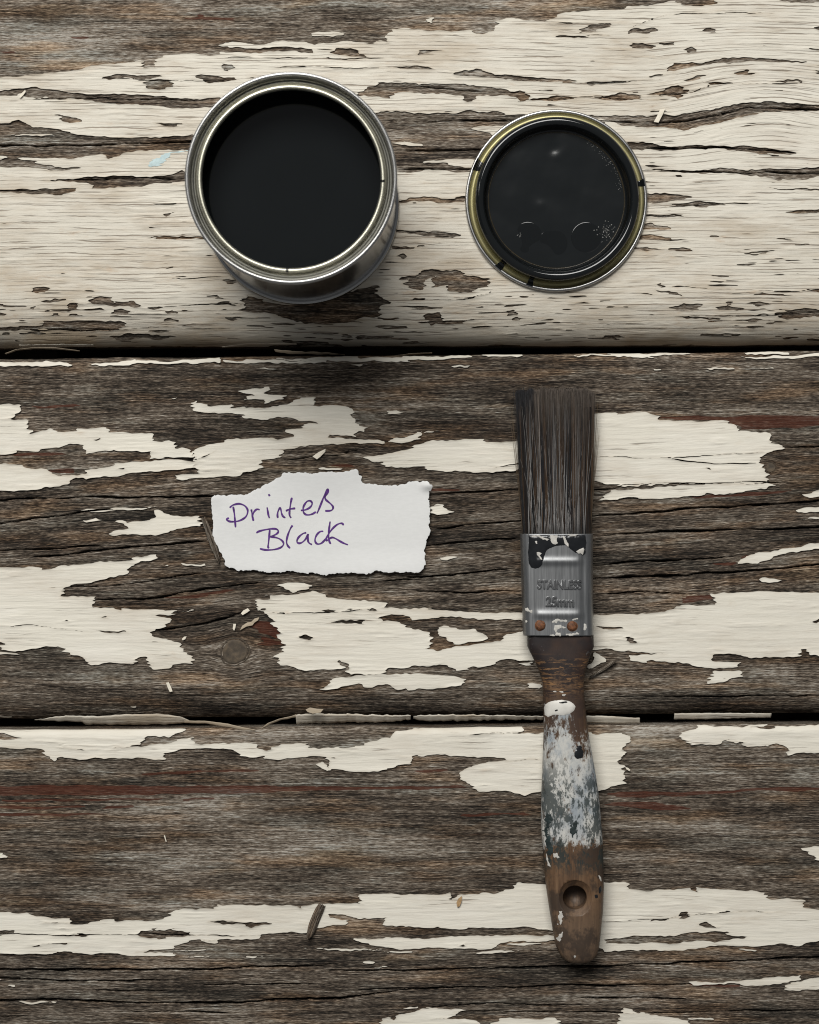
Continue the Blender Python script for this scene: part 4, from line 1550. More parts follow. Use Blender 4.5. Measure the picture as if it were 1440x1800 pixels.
def ferrule_top(px, py):
    """height of the ferrule's flat at a picture point"""
    ht = np.interp(py, [938, 1117], [6.15, 5.75])
    u = abs((px - 979.5) / 62.5)
    z = HB + ht * (max(0, 1 - min(u, .999) ** 3.4)) ** (1 / 3.4)
    bead = .34 * math.exp(-((py - 986) / 6.0) ** 2) + .34 * math.exp(-((py - 1079) / 6.5) ** 2)
    return z + (1 - float(sstep(.50, .78, np.array(u)))) * bead - .30 * math.exp(-((u - .70) / .06) ** 2) * float(sstep(965, 985, np.array(py)))


def FP(px, py, dz=0.0):
    z = ferrule_top(px, py) + dz
    return P(px, py, HB)[:2] + (z * MM,)


M['letters'] = mat_metal("shaded_stamping", (.26, .262, .265), .34)  # darker metal paints in the shaded edges of the raised letters


def emboss(txt, cx_, cy, w_px, h_px, rot):
    cu = bpy.data.curves.new("lettering", 'FONT')
    cu.body = txt
    cu.align_x = 'CENTER'
    cu.align_y = 'CENTER'
    cu.size = 1.0
    cu.extrude = .03
    cu.bevel_depth = .022
    cu.bevel_resolution = 2
    cu.offset = .018
    to = bpy.data.objects.new("lettering", cu)
    COL.objects.link(to)
    bpy.context.view_layer.update()
    me = bpy.data.meshes.new_from_object(to.evaluated_get(bpy.context.evaluated_depsgraph_get()))
    bpy.data.objects.remove(to)
    co = np.array([q.co[:] for q in me.vertices])
    mn, mx = co.min(0), co.max(0)
    c_ = (mn + mx) / 2
    sc = np.array([w_px / (mx[0] - mn[0]), h_px / (mx[1] - mn[1])])
    ca, sa = math.cos(math.radians(rot)), math.sin(math.radians(rot))
    zmid = .13
    for q in me.vertices:
        x, y = (q.co.x - c_[0]) * sc[0], -(q.co.y - c_[1]) * sc[1]
        px, py = cx_ + x * ca - y * sa, cy + x * sa + y * ca
        zz = (q.co.z - mn[2]) / (mx[2] - mn[2]) * .62 - .05
        q.co = Vector(FP(px, py, zz)) - Vector(brush_o)
    o = link("embossed_lettering", me, M['letters'], ferrule, False)
    return o


emboss("STAINLESS", 981.5, 1026.5, 78, 16.5, .4)
emboss("25mm", 982.5, 1056.5, 50, 18.0, 1.0)

# rivets
M['rust'] = mat_plain("rusty_rivet", (.13, .052, .022), .6, .75, 900, .35, .6)
for (px, py, r) in ((949, 1098, 1.75), (1003.5, 1099.5, 1.75)):
    z = ferrule_top(px, py)
    c = P(px, py, HB)
    prof = [(r * 1.25, z - .12), (r * 1.05, z + .08), (r * .95, z + .38), (r * .7, z + .68), (r * .4, z + .80), (.01, z + .84)]
    lathe("rivet", prof, c, M['rust'], ferrule, 28)


def smear(name, pts, mat, thick, hfun, parent, jit=1.0, step=1.0, edge=2.5, ref=None):
    """paint patch lying on a curved part: domed film with a traced outline (photo pixels)"""
    global XW, YW
    pts = np.array(pts, float)
    x0, y0 = pts.min(0) - 6
    x1, y1 = pts.max(0) + 6
    Xs, Ys = np.meshgrid(np.arange(x0, x1, step), np.arange(y0, y1, step))
    XW = Xs + jit * vn(Xs / 4, Ys / 4, 2) + .5 * jit * vn(Xs / 1.7, Ys / 1.7, 6)
    YW = Ys + jit * vn(Xs / 4, Ys / 4, 3) + .5 * jit * vn(Xs / 1.7, Ys / 1.7, 7)
    Fs, _ = sdpoly(pts, Xs, Ys)
    hv = np.vectorize(hfun)
    lab, ar, bld = film(Xs, Ys, Fs, lambda x, y, f_: hv(x, y) + thick * (1 - np.exp(-np.clip(f_, 0, 99) / edge)) + .04, .12, lambda x, y, f_: {})
    if len(ar) < 2:
        return None
    me_ = bld(name, np.where((ar > 3) & (np.arange(len(ar)) > 0))[0])
    co = np.zeros(len(me_.vertices) * 3, np.float32)
    me_.vertices.foreach_get('co', co)
    co = co.reshape(-1, 3)
    kf = (DCAM - HB) / DCAM
    co[:, :2] *= kf
    root = brush_o
    co -= np.array(root, np.float32)
    me_.vertices.foreach_set('co', co.ravel())
    return link(name, me_, mat, parent)


Z2 = lambda s: [(890 + float(a.split(',')[0]) / 6.667, 920 + float(a.split(',')[1]) / 6.667) for a in s.split()]
M['blackgloss'] = mat_plain("dried_black_gloss", (.010, .011, .013), .22, .3, 200, .5, .15)
M['whitesmear'] = mat_plain("dried_white_paint", (.50, .48, .44), .6, .2, 400, .3, .5)
smear("black_paint_run", Z2("245,135 480,140 690,140 915,135 925,250 915,350 880,375 850,340 800,345 760,310 720,280 690,255 620,252 560,262 530,275 500,290 460,310 435,370 425,420 410,480 370,520 320,528 275,510 250,440 240,330 250,230"), M['blackgloss'], .42, ferrule_top, ferrule, .8)
M['brushcream'] = M['whitesmear']
for s in ("500,132 585,140 580,190 590,225 570,245 535,235 505,205", "648,150 672,150 690,200 715,250 715,270 690,255 665,215", "700,125 840,125 800,140 740,155", "800,330 845,300 890,280 905,300 880,365 850,345 830,350",
          "345,335 385,330 405,345 380,370 400,400 415,430 380,405 350,370", "330,205 352,210 350,232 332,228", "290,140 380,138 440,175 500,180 470,200 420,185 350,150 290,155"):
    smear("white_paint_fleck", Z2(s), M['whitesmear'], .12, lambda x, y: ferrule_top(x, y) + .42, ferrule, .8, .8)
for s in ("520,1155 570,1105 640,1115 700,1130 690,1150 600,1140 540,1165", "760,1115 830,1100 825,1120 770,1130", "560,1180 620,1185 640,1215 590,1225 570,1270 540,1240 555,1210", "575,1265 625,1270 630,1310 560,1310",
          "880,1160 930,1180 940,1220 900,1250 880,1300 850,1295 870,1240 895,1200", "690,1285 760,1270 850,1270 840,1290 760,1300 700,1305", "215,990 240,975 270,1010 295,1000 290,1040 240,1030 215,1020", "640,1190 690,1205 700,1225 650,1215", "210,1130 235,1125 240,1160 215,1150", "500,1305 540,1280 560,1310"):
    smear("white_paint_fleck", Z2(s), M['whitesmear'], .12, ferrule_top, ferrule, 1.4, .8)


def handle_top(px, py):
    l, r, ht, ex = interp(HT, py)
    u = min(.985, abs((px - (l + r) / 2) / ((r - l) / 2)))
    return HB + ht * (1 - u ** ex) ** (1 / ex)


Z3 = lambda s: [(900 + float(a.split(',')[0]) / 6.43, 1160 + float(a.split(',')[1]) / 6.43) for a in s.split()]
Z4 = lambda s: [(900 + float(a.split(',')[0]) / 6.0, 1420 + float(a.split(',')[1]) / 6.0) for a in s.split()]
M['whiteblob'] = mat_plain("thick_white_paint", (.62, .60, .555), .45, .08, 300, .4)
smear("white_paint_blob", Z3("360,540 370,495 410,465 470,448 550,437 630,450 685,480 705,515 690,560 640,595 570,612 500,605 450,608 400,635 365,615"), M['whiteblob'], .55, handle_top, handle, .4, 1.0, 4)
smear("dark_paint_fleck", Z3("470,555 500,542 510,552 480,565"), M['blackgloss'], .05, lambda x, y: handle_top(x, y) + .56, handle, .3, .6)
smear("dark_paint_fleck", Z3("520,465 560,455 600,450 615,462 580,466 560,475 530,472"), M['blackgloss'], .03, lambda x, y: handle_top(x, y) + .54, handle, .5, .6)
smear("black_paint_spot", Z3("715,960 770,955 790,1000 800,1050 790,1085 740,1100 705,1080 690,1040 720,1010"), M['blackgloss'], .3, handle_top, handle, 1.6)
for s in ("455,345 485,340 500,355 470,360", "520,345 570,345 575,365 540,360", "560,375 600,370 590,395 560,390"):
    smear("white_paint_fleck", Z3(s), M['whitesmear'], .1, handle_top, handle, 1.0, .8)
M['greenblack'] = mat_plain("green_black_paint", (.020, .030, .030), .45, .4, 500, .4, .3)
smear("dark_green_streak", Z4("335,60 400,40 430,90 385,160 375,240 400,300 410,400 420,480 395,500 370,440 355,330 335,240 345,150"), M['greenblack'], .14, handle_top, handle, 3.2)
smear("dark_green_streak", Z4("600,180 650,120 690,100 670,170 690,230 640,270 600,260"), M['greenblack'], .1, handle_top, handle, 4.0)
smear("pale_streak", Z4("355,450 385,560 400,615 375,590 355,520"), M['whitesmear'], .1, handle_top, handle, 1.0)
smear("pale_streak", Z4("485,1060 520,1065 515,1150 495,1220 480,1200"), M['whitesmear'], .05, handle_top, handle, 2.6)
smear("pale_streak", Z4("520,1270 525,1320 500,1350 515,1380 480,1390 460,1360 490,1330"), M['whitesmear'], .06, handle_top, handle, 2.0)
smear("white_paint_fleck", Z4("640,1535 670,1530 660,1555 685,1550 650,1560"), M['whitesmear'], .08, handle_top, handle, .8, .8)
smear("black_paint_spot", Z4("860,890 890,890 895,925 865,930"), M['blackgloss'], .15, handle_top, handle, .5, .8)
smear("black_paint_spot", Z4("905,820 930,805 940,850 920,885 905,870"), M['blackgloss'], .1, handle_top, handle, .6, .8)
smear("white_paint_fleck", Z4("900,690 915,685 940,740 925,760"), M['whitesmear'], .1, handle_top, handle, 1.2, .8)
smear("white_paint_fleck", Z4("425,470 470,450 480,510 440,500"), M['whitesmear'], .1, handle_top, handle, 2.0)

# bristles
vs, fs, cols = [], [], []
PALETTE = [((.008, .008, .009), .40), ((.032, .019, .012), .22), ((.11, .062, .030), .17), ((.11, .098, .088), .08), ((.30, .28, .265), .08), ((.012, .020, .034), .05)]
pw = np.array([q[1] for q in PALETTE])
pw = pw / pw.sum()
rb = np.random.RandomState(5)
clump = rb.uniform(-1, 1, 26)


def strand(u, w, tipu, tipw, tipy, col, tipcol, rad, bend, base_y=942.0):
    b0 = len(vs)
    nseg = 7
    for i in range(nseg + 1):
        t = i / nseg
        py = base_y + (tipy - base_y) * t
        uu = u + (tipu - u) * (t ** 1.25) + bend * math.sin(math.pi * t)
        half = 60.5 + 9.5 * t ** 1.15
        px = 979.0 - 2.6 * t + uu * half
        zc = HB - 1.6 * t
        zz = zc + (w + (tipw - w) * t) * (5.0 - 1.2 * t)
        q = P(px, py, HB)
        rr = rad * (1 - .55 * t) * MM
        for k in range(3):
            a = 2 * math.pi * k / 3 + math.pi / 2
            vs.append((q[0] + rr * math.cos(a), q[1], max(.5, zz) * MM + rr * math.sin(a)))
            mixf = max(0, (t - .62) / .38) ** 1.5
            db = .25 + .75 * min(1, t / .16)
            cols.append([(c0 * (1 - mixf) + c1 * mixf) * db for c0, c1 in zip(col, tipcol)])
    for i in range(nseg):
        for k in range(3):
            j = (k + 1) % 3
            a = b0 + 3 * i
            fs.append((a + k, a + j, a + 3 + j, a + 3 + k))


for i in range(5600):
    u = rb.uniform(-1, 1)
    w = 1 - abs(rb.normal(0, .55)) if i % 3 else rb.uniform(-1, 1)
    w = max(-1, min(1, w))
    w *= (1 - abs(u) ** 6) ** .5
    c = clump[np.argmin(abs(clump - u))]
    tipu = u + (c - u) * rb.uniform(0, .55) + rb.normal(0, .03)
    col, _ = PALETTE[rb.choice(len(PALETTE), p=pw)]
    if u < -.62 and rb.rand() < .6:
        col = PALETTE[0][0]
    k = rb.uniform(.7, 1.3)
    if w > .1:
        hb = math.sin(u * 17) + math.sin(u * 41 + 1)
        if hb > .5 and rb.rand() < .55:
            col = (.075, .043, .022)
        elif hb < -.6 and rb.rand() < .6:
            col = (.009, .009, .011)
    col = [q * k for q in col]
    tc_ = (.15, .122, .10) if u > -.55 else (.030, .030, .034)
    kk = rb.uniform(.4, 1.3)
    tipy = 688 - 4 * (1 - u * u) + 3.0 * math.sin(c * 23) + abs(rb.normal(0, 4.2)) - (rb.uniform(0, 6) if rb.rand() < .12 else 0)
    strand(u, w, tipu, w * rb.uniform(.7, 1.05), tipy, col, [q * kk for q in tc_], rb.uniform(.06, .115), rb.normal(0, .014))
for i in range(75):   # paler strays that cross the tuft
    u = rb.uniform(-.85, .85)
    strand(u, 1.04, u + rb.normal(0, .16), 1.02, rb.uniform(700, 830), [.26 * q for q in (1, .96, .93)], (.2, .185, .17), rb.uniform(.08, .13), rb.normal(0, .02))
for i in range(16):   # loose hairs at both sides
    sgn = 1 if i % 3 else -1
    strand(sgn * rb.uniform(.93, 1.0), rb.uniform(-.6, .5), sgn * rb.uniform(1.02, 1.13), rb.uniform(-.5, .3), rb.uniform(700, 780), (.09, .058, .030), (.16, .11, .06), .08, sgn * .01)
me = bpy.data.meshes.new("bristles")
me.from_pydata([tuple(Vector(q) - Vector(brush_o)) for q in vs], [], fs)
ca = me.attributes.new("strand_colour", 'FLOAT_COLOR', 'POINT')
ca.data.foreach_set('color', np.concatenate([np.array(cols), np.ones((len(cols), 1))], 1).astype(np.float32).ravel())
m_, t_, b_ = new_mat("bristle_hair")
kb = NB(t_)
t_.links.new(kb.acol("strand_colour"), b_.inputs['Base Color'])
b_.inputs['Roughness'].default_value = .42
b_.inputs['Specular IOR Level'].default_value = .45
br = link("bristles", me, m_, brush)
br['kind'] = 'stuff'
# packed core of the tuft
v, f = [], []
for t in (0, .5, .90):
    py = 944 + (690 - 944) * t
    half = (57.0 + 8 * t)
    for (sx, sz) in ((-1, -1), (1, -1), (1, 1), (-1, 1)):
        q = P(979.0 - 2.6 * t + sx * half * .97, py, HB)
        v.append((q[0], q[1], max(.6, HB - 1.6 * t + sz * (4.2 - 1.5 * t)) * MM))
for k in range(2):
    for i in range(4):
        j = (i + 1) % 4
        f.append((k * 4 + i, k * 4 + j, k * 4 + 4 + j, k * 4 + 4 + i))
f += [(3, 2, 1, 0), (8, 9, 10, 11)]
simple("bristle_core", v, f, mat_plain("packed_dark_hair", (.010, .008, .007), .8, .4, 900, .1, stretch=(1, .05, 1)), brush)

# ------------------------------------------------------------------ knots in the middle plank
def mat_knot():
    m, t, b = new_mat("knot_wood")
    k = NB(t)
    o = k.objc()
    n = k.noise(k.scale(o, (260, 260, 260)), 5, .65)
    wv = k.n('ShaderNodeTexWave', wave_type='RINGS', rings_direction='Z')
    wv.inputs['Scale'].default_value = 120
    wv.inputs['Distortion'].default_value = 6.0
    wv.inputs['Detail'].default_value = 3
    t.links.new(o, wv.inputs[0])
    c = k.ramp(k.math('ADD', k.math('MULTIPLY', n, .9), k.math('MULTIPLY', wv.outputs['Fac'], .10)), [(.25, (.022, .016, .011)), (.5, (.062, .046, .030)), (.75, (.135, .098, .060))])
    t.links.new(c, b.inputs['Base Color'])
    b.inputs['Roughness'].default_value = .75
    t.links.new(k.bump(n, .6, .0006), b.inputs['Normal'])
    return m


M['knot'] = mat_knot()
for (kx, ky, kr) in KNOTS[2]:
    z0 = float(zbase(2, np.array(float(kx)), np.array(float(ky))))
    ko = bpy.data.objects.new("knot", bpy.data.meshes.new("knot"))
    n, rr = 48, kr / S
    vv, ff = [(0, 0, .05 * MM)], []
    prof = [(.5, .06), (.86, .04), (.95, -.12), (.97, -.6), (1.02, -.65), (1.05, -.08), (1.10, -.10), (1.16, -.4)]
    for (q, z) in prof:
        for i in range(n):
            a = 2 * math.pi * i / n
            w = 1 + .05 * math.sin(2 * a + .6) + .03 * math.sin(3 * a + 2) + .015 * math.sin(7 * a)
            vv.append((rr * q * w * math.cos(a) * MM * .97, rr * q * w * math.sin(a) * MM, z * MM))
    for i in range(n):
        ff.append((0, 1 + i, 1 + (i + 1) % n))
    for k in range(len(prof) - 1):
        for i in range(n):
            j = (i + 1) % n
            ff.append((1 + k * n + i, 1 + (k + 1) * n + i, 1 + (k + 1) * n + j, 1 + k * n + j))
    ko.data.from_pydata(vv, [], ff)
    ko.data.materials.append(M['knot'])
    COL.objects.link(ko)
    ko.parent = planks[2]
    ko.location = P(kx, ky, z0 + .05)

# ------------------------------------------------------------------ peeled paint hanging over the joints
def mat_film(name, col, var=.15):
    m, t, b = new_mat(name)
    k = NB(t)
    o = k.objc()
    n = k.noise(k.scale(o, (50, 350, 50)), 4, .6)
    n2 = k.noise(k.scale(o, (400, 900, 400)), 3, .6)
    c = k.mix(k.mapr(n, .3, .7), tuple(q * (1 - var) for q in col), col)
    c = k.mix(k.math('MULTIPLY', k.mapr(n2, .62, .72), .5), c, (.22, .17, .12))
    t.links.new(c, b.inputs['Base Color'])
    b.inputs['Roughness'].default_value = .6
    b.inputs['Specular IOR Level'].default_value = .25
    t.links.new(k.bump(n2, .3, .0003), b.inputs['Normal'])
    return m


M['film'] = mat_film("peeled_cream_paint", (.72, .66, .55))
M['filmshade'] = mat_film("shaded_peeled_paint", (.52, .45, .34), .3)  # shaded copy of the peeled paint, shade put into its colour
M['filmdk'] = mat_film("dark_peeled_paint", (.40, .33, .24))  # darker tone for thin curls, a sliver and grey flakes


def ribbon(name, up, lo, mat, parent, n=60, jit=.8, thick=.16, seed=0):
    """strip between an upper and a lower edge, each a list of (px, py, z mm)"""
    def resample(pts):
        pts = np.array(pts, float)
        d = np.concatenate([[0], np.cumsum(np.hypot(*(np.diff(pts[:, :2], axis=0)).T))])
        s = np.linspace(0, d[-1], n)
        return np.stack([np.interp(s, d, pts[:, i]) for i in range(3)], 1)
    U, Lw = resample(up), resample(lo)
    s = np.arange(n)
    U[:, 1] += jit * vn(s / 3.0, s * 0 + seed, 1) + .6 * jit * vn(s / 1.2, s * 0 + seed, 2)
    Lw[:, 1] += jit * vn(s / 3.0, s * 0 + seed + 9, 3) + .6 * jit * vn(s / 1.2, s * 0 + seed, 4)
    v, f = [], []
    m = 5
    for i in range(n):
        for k in range(m):
            t = k / (m - 1)
            q = U[i] * (1 - t) + Lw[i] * t
            v.append(P(q[0], q[1], 0)[:2] + ((q[2] + .08 * math.sin(math.pi * t)) * MM,))
    for i in range(n):
        for k in range(m):
            x, y, z = v[i * m + k]
            v.append((x, y, z - thick * MM))
    N = n * m
    for i in range(n - 1):
        for k in range(m - 1):
            a = i * m + k
            f.append((a, a + 1, a + m + 1, a + m))
            f.append((N + a, N + a + m, N + a + m + 1, N + a + 1))
    for i in range(n - 1):
        for k in (0, m - 1):
            a = i * m + k
            q = (a, a + m, N + a + m, N + a)
            f.append(q if k == 0 else q[::-1])
    for i in (0, n - 1):
        for k in range(m - 1):
            a = i * m + k
            q = (a, N + a, N + a + 1, a + 1)
            f.append(q if i == 0 else q[::-1])
    o = simple(name, v, f, mat, parent, True)
    if mat is M['paint']:
        me = o.data
        px = np.array([q[0] for q in v]) / MM * S + 720
        py = 900 - np.array([q[1] for q in v]) / MM * S
        a = me.attributes.new('grain', 'FLOAT_VECTOR', 'POINT')
        a.data.foreach_set('vector', np.stack([px, py, np.full(len(v), seed * 7.0)], 1).astype(np.float32).ravel())
        for nm_, val in (('dirt_shade', .85), ('crack', .25)):  # strong darkening paints the shade of the hanging peels into their colour
            a = me.attributes.new(nm_, 'FLOAT', 'POINT')
            a.data.foreach_set('value', np.full(len(v), val, np.float32))
    return o


p2, p1, p3 = planks[2], planks[1], planks[3]
ribbon("paint_peel", [(58, 1267, -4), (115, 1259, -3), (170, 1260, -3), (220, 1256.5, -2.5), (285, 1256, -2.5), (320, 1262, -3), (331, 1268, -4)],
       [(58, 1268, -4.6), (140, 1271, -5.5), (146, 1276, -6), (250, 1277, -6), (331, 1273, -5)], M['paint'], p2, 80, .8, seed=1)
ribbon("paint_peel", [(322, 1268.5, -4), (360, 1268.5, -3), (400, 1273, -1.5), (430, 1279, -.5), (449, 1283, -.3)],
       [(322, 1273, -4.6), (360, 1273.5, -3.6), (400, 1279, -2), (430, 1284.5, -1), (449, 1285.5, -.8)], M['filmdk'], p2, 40, .5, seed=2)
ribbon("paint_peel", [(458, 1281.5, -1), (470, 1272, -2), (490, 1264.5, -2.5), (512, 1260, -3), (520, 1257, -3)],
       [(459, 1282.5, -1.4), (476, 1273.5, -2.8), (494, 1267, -3.2), (514, 1263.5, -3.6), (522, 1262, -3.8)], M['filmdk'], p2, 30, .3, seed=3)
ribbon("paint_peel", [(519, 1257.5, -3), (560, 1255, -2.5), (640, 1257, -2.6), (722, 1259, -2.8)],
       [(520, 1275, -6), (600, 1272.5, -6), (690, 1271, -5.5), (722, 1267, -5)], M['paint'], p2, 90, 1.3, seed=4)
ribbon("paint_peel", [(727, 1259, -3), (800, 1257, -2.8), (880, 1258.5, -2.8), (957, 1261, -3)],
       [(727, 1265, -4.6), (748, 1270.5, -5.5), (850, 1268.5, -5.2), (900, 1267, -5), (957, 1267, -5)], M['paint'], p2, 90, 1.3, seed=14)
ribbon("paint_peel", [(1030, 1259, -2.5), (1080, 1260, -2.4), (1126, 1263, -2.4)], [(1030, 1272.5, -4.5), (1090, 1274, -4.5), (1127, 1274, -4.2)], M['paint'], p2, 40, .5, seed=5)
ribbon("paint_peel", [(1187, 1255, -2.2), (1250, 1254, -2.2), (1358, 1255, -2.2)], [(1187, 1266, -4), (1260, 1265.5, -4), (1358, 1262.5, -3.6)], M['paint'], p2, 60, .6, seed=6)
ribbon("paint_peel", [(4, 619, -6), (25, 612, -5), (60, 609, -4), (95, 609.5, -4), (136, 614, -6)], [(5, 621, -6.5), (26, 614, -6), (60, 611.5, -5), (95, 612.5, -5), (136, 615.5, -6.5)], M['filmdk'], p1, 40, .2, seed=7)
ribbon("paint_peel", [(29, 604, -5.6), (90, 603, -5.4), (160, 603, -5.6)], [(30, 609, -8.4), (90, 607.5, -8), (160, 606, -8)], M['paint'], p1, 40, .5, seed=8)
ribbon("paint_peel", [(387, 607, -6), (430, 602.5, -5), (520, 601, -5)], [(388, 608.5, -7), (430, 605, -7), (520, 604, -7)], M['paint'], p1, 30, .3, seed=9)
ribbon("wood_sliver", [(480, 612, -7), (510, 615, -6), (560, 617, -5), (606, 621, -4)], [(482, 616, -7.5), (510, 620, -7), (560, 621, -6), (606, 622.5, -5)], M['filmdk'], p2, 40, .8, seed=10)
ribbon("paint_peel", [(692, 624, -5), (720, 620, -4), (760, 618, -4)], [(693, 625, -5.4), (720, 622, -5), (760, 620, -5)], M['filmdk'], p2, 20, .2, seed=11)
# ------------------------------------------------------------------ a streak of pale blue on the top plank
def surface_film(name, pts, mat, parent, lift, thick, jit=1.0, step=1.2, p=1):
    global XW, YW
    pts = np.array(pts, float)
    x0, y0 = pts.min(0) - 6
    x1, y1 = pts.max(0) + 6
    Xs, Ys = np.meshgrid(np.arange(x0, x1, step), np.arange(y0, y1, step))
    XW = Xs + jit * 2.0 * vn(Xs / 12, Ys / 1.6, 2)
    YW = Ys + jit * .6 * vn(Xs / 5, Ys / 3, 3)
    Fs, _ = sdpoly(pts, Xs, Ys)

    def af(x, y, f_):
        gu_, gv_ = grain(p, x, y)
        return dict(grain=np.stack([gu_, gv_, np.full(x.shape, 7.0)], 1), dirt_shade=np.full(x.shape, .15), crack=np.full(x.shape, -.2), tone=np.full(x.shape, .03), red=np.full(x.shape, 0.))
    lab, ar, bld = film(Xs, Ys, Fs, lambda x, y, f_: zbase(p, x, y) + lift, thick, af)
    return link(name, bld(name, np.where((ar > 2) & (np.arange(len(ar)) > 0))[0]), mat, parent)


M['blue'] = mat_plain("pale_blue_paint", (.46, .57, .58), .6, .15, 500, .2)
surface_film("blue_paint_smear", [(258, 293), (268, 282), (298, 268), (330, 263), (334, 266), (303, 269), (296, 279), (280, 292)], M['blue'], p1, PAINT_T + .16, .15, 2.0)


# ------------------------------------------------------------------ loose splinters and paint chips
def splinter(label, a, b_, w, h, seed, dark=0.0, name="wood_splinter", cat="splinter", group="loose wood splinters", p=2, zlift=.5):
    """tapered sliver of wood with ridges, from picture point a to b_"""
    rs = random.Random(seed)
    a, b_ = np.array(a, float), np.array(b_, float)
    L = np.hypot(*(b_ - a))
    d = (b_ - a) / L
    nr = np.array([-d[1], d[0]])
    n, m = 26, 9
    v, f, at = [], [], []
    for i in range(n + 1):
        t = i / n
        ww = w * (.62 + .38 * math.sin(math.pi * min(1, t * 1.15)) + .07 * math.sin(9 * t + seed)) * (1 if t < .93 else (.6 if t < .99 else .35))
        for k in range(m):
            s = k / (m - 1) * 2 - 1
            q = a + d * (L * t + rs.uniform(-1.5, 1.5) * (i in (0, n))) + nr * (s * ww / 2 + math.sin(3 * t + seed) * w * .10)
            z = zlift + h * (1 - s * s) ** .5 * (.6 + .4 * math.sin(k * 2.4 + seed + t * 2)) * (.8 + .3 * rs.random()) + .6 * abs(t - .5)
            v.append(P(q[0], q[1], 0)[:2] + (z * MM,))
            at.append((L * t + seed * 50, s * ww * 1.4 + seed * 31, 3.0))
        for k in range(m):
            q = v[i * 2 * m + k]
            v.append((q[0], q[1], (zlift - .15 + .5 * abs(t - .5)) * MM))
            at.append(at[i * 2 * m + k])
    M2 = 2 * m
    for i in range(n):
        for k in range(m - 1):
            c = i * M2 + k
            f.append((c, c + 1, c + M2 + 1, c + M2))
            f.append((c + m, c + M2 + m, c + M2 + m + 1, c + m + 1))
        c = i * M2
        f.append((c, c + M2, c + M2 + m, c + m))
        c += m - 1
        f.append((c, c + m, c + M2 + m, c + M2))
    for i in (0, n):
        for k in range(m - 1):
            c = i * M2 + k
            f.append((c, c + m, c + m + 1, c + 1))
    ori = P(*((a + b_) / 2), zlift)
    me = bpy.data.meshes.new(name)
    me.from_pydata([tuple(Vector(q) - Vector(ori)) for q in v], [], f)
    g = me.attributes.new('grain', 'FLOAT_VECTOR', 'POINT')
    g.data.foreach_set('vector', np.array(at, np.float32).ravel())
    for nm_, val in (('tone', .10 - dark), ('red', 0.0), ('split', 0.0)):
        x = me.attributes.new(nm_, 'FLOAT', 'POINT')
        x.data.foreach_set('value', np.full(len(v), val, np.float32))
    me.update()
    o = link(name, me, M['wood'], None, True)
    o.location = ori
    return tag(o, label, cat, group)


splinter("short brown wood splinter lying on cream paint of the lower plank", (568, 1590), (541, 1648), 17, 2.0, 1)
splinter("thin grey wood splinter against the left edge of the paper note", (359, 909), (385, 990), 12, 1.6, 2, -.05)
splinter("grey wood splinter beside the neck of the brush", (1082, 1162), (1036, 1189), 7, 1.2, 3, -.08)


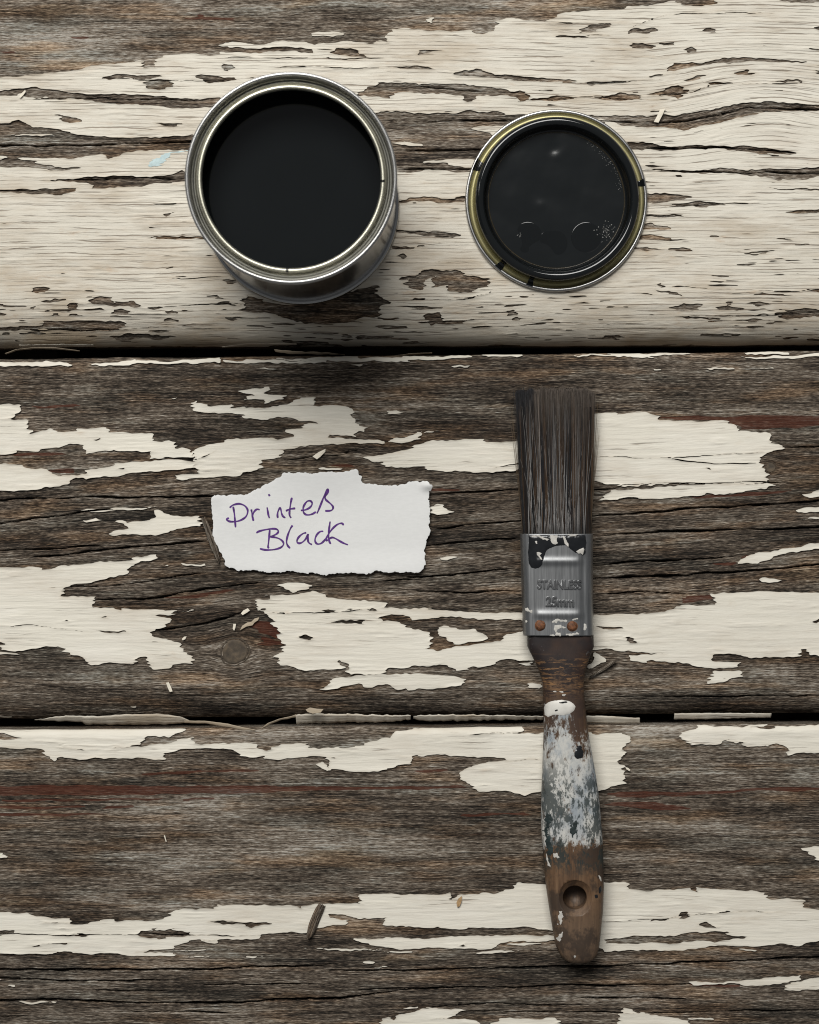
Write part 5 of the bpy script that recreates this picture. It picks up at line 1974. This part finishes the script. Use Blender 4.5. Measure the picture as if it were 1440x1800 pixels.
def chip(label, pts, h, tilt=(0, 0), mat=None, name="paint_chip", cat="paint chip", thick=.3, group="loose paint chips"):
    pts = np.array(pts, float)
    c = pts.mean(0)
    v, f = [], []
    m = len(pts)
    top = []
    for (x, y) in pts:
        z = h + tilt[0] * (x - c[0]) / S + tilt[1] * (y - c[1]) / S
        top.append(z)
    ori = P(c[0], c[1], h)
    for z_off in (0, -thick):
        for (x, y), z in zip(pts, top):
            q = P(x, y, 0)
            v.append((q[0] - ori[0], q[1] - ori[1], (max(.2, z) + z_off) * MM - ori[2]))
    v.append((0, 0, .12 * MM))
    v.append((0, 0, -thick * MM))
    for i in range(m):
        j = (i + 1) % m
        f.append((i, j, 2 * m))
        f.append((m + j, m + i, 2 * m + 1))
        f.append((i, m + i, m + j, j))
    me = bpy.data.meshes.new(name)
    me.from_pydata(v, [], f)
    me.update()
    bm_ = bmesh.new()
    bm_.from_mesh(me)
    bmesh.ops.recalc_face_normals(bm_, faces=bm_.faces)
    bm_.to_mesh(me)
    bm_.free()
    o = link(name, me, mat or M['film'], None, False)
    o.location = ori
    return tag(o, label, cat, group)


def zp(t, s):
    return [tuple(q) for q in poly(t + ' ' + s)]


chip("narrow white paint chip lying aslant right of the upturned lid", zp('B', '858,430 868,412 880,386 898,384 890,402 874,433'), 1.1, (.15, .1))
chip("triangular cream paint chip above the paper note", zp('E', '1100,405 1120,390 1145,378 1144,388 1128,405 1115,415'), .9, (-.2, .2))
chip("white paint chip at the end of the dark crack above the knot", zp('G', '848,276 856,266 872,258 879,266 868,274 854,282'), .8, (.1, .2))
chip("tiny upright white chip above the knot", zp('G', '821,313 831,313 828,328 824,337 819,330'), .8, (.2, .1))
chip("ragged grey-white chip pointing up right of the knot", zp('G', '845,335 852,320 870,308 884,306 896,294 912,290 908,300 896,308 888,318 868,322'), .7, (.1, .15), M['filmdk'])
chip("small slanted white chip below the large left paint patch", zp('G', '584,520 594,518 602,534 608,550 598,552 590,536'), .7, (.2, .1))
chip("tiny white chip left of the knot beside the big patch", zp('G', '640,366 648,358 657,357 652,367 643,371'), .7, (.2, .1))
chip("thin needle-like white flake on bare wood of the lowest plank", zp('I', '577,457 581,456 587,477 584,479'), .7, (.0, .1))
chip("grey flake lying over the lower joint left of the brush", zp('G', '1075,614 1090,607 1115,611 1138,612 1128,624 1100,628 1082,622'), .9, (.05, .1), M['filmdk'])
chip("tiny tan wood flake above the cream band left of the handle", zp('L', '165,172 172,158 184,149 183,166 176,184 168,188'), .9, (.2, .1), mat_plain("tan_wood_flake", (.34, .22, .11), .7, .3, 600, .2), "wood_flake", "wood flake", group="loose wood flakes")
chip("small white chip on dark wood by the upper left paint patch", zp('A', '70,342 76,330 90,317 92,324 84,336 74,346'), .9, (.1, .2))
chip("pale sliver right of the brush handle below the cream patch", zp('J', '758,216 768,219 776,226 772,230 762,224'), .7, (.1, .1))
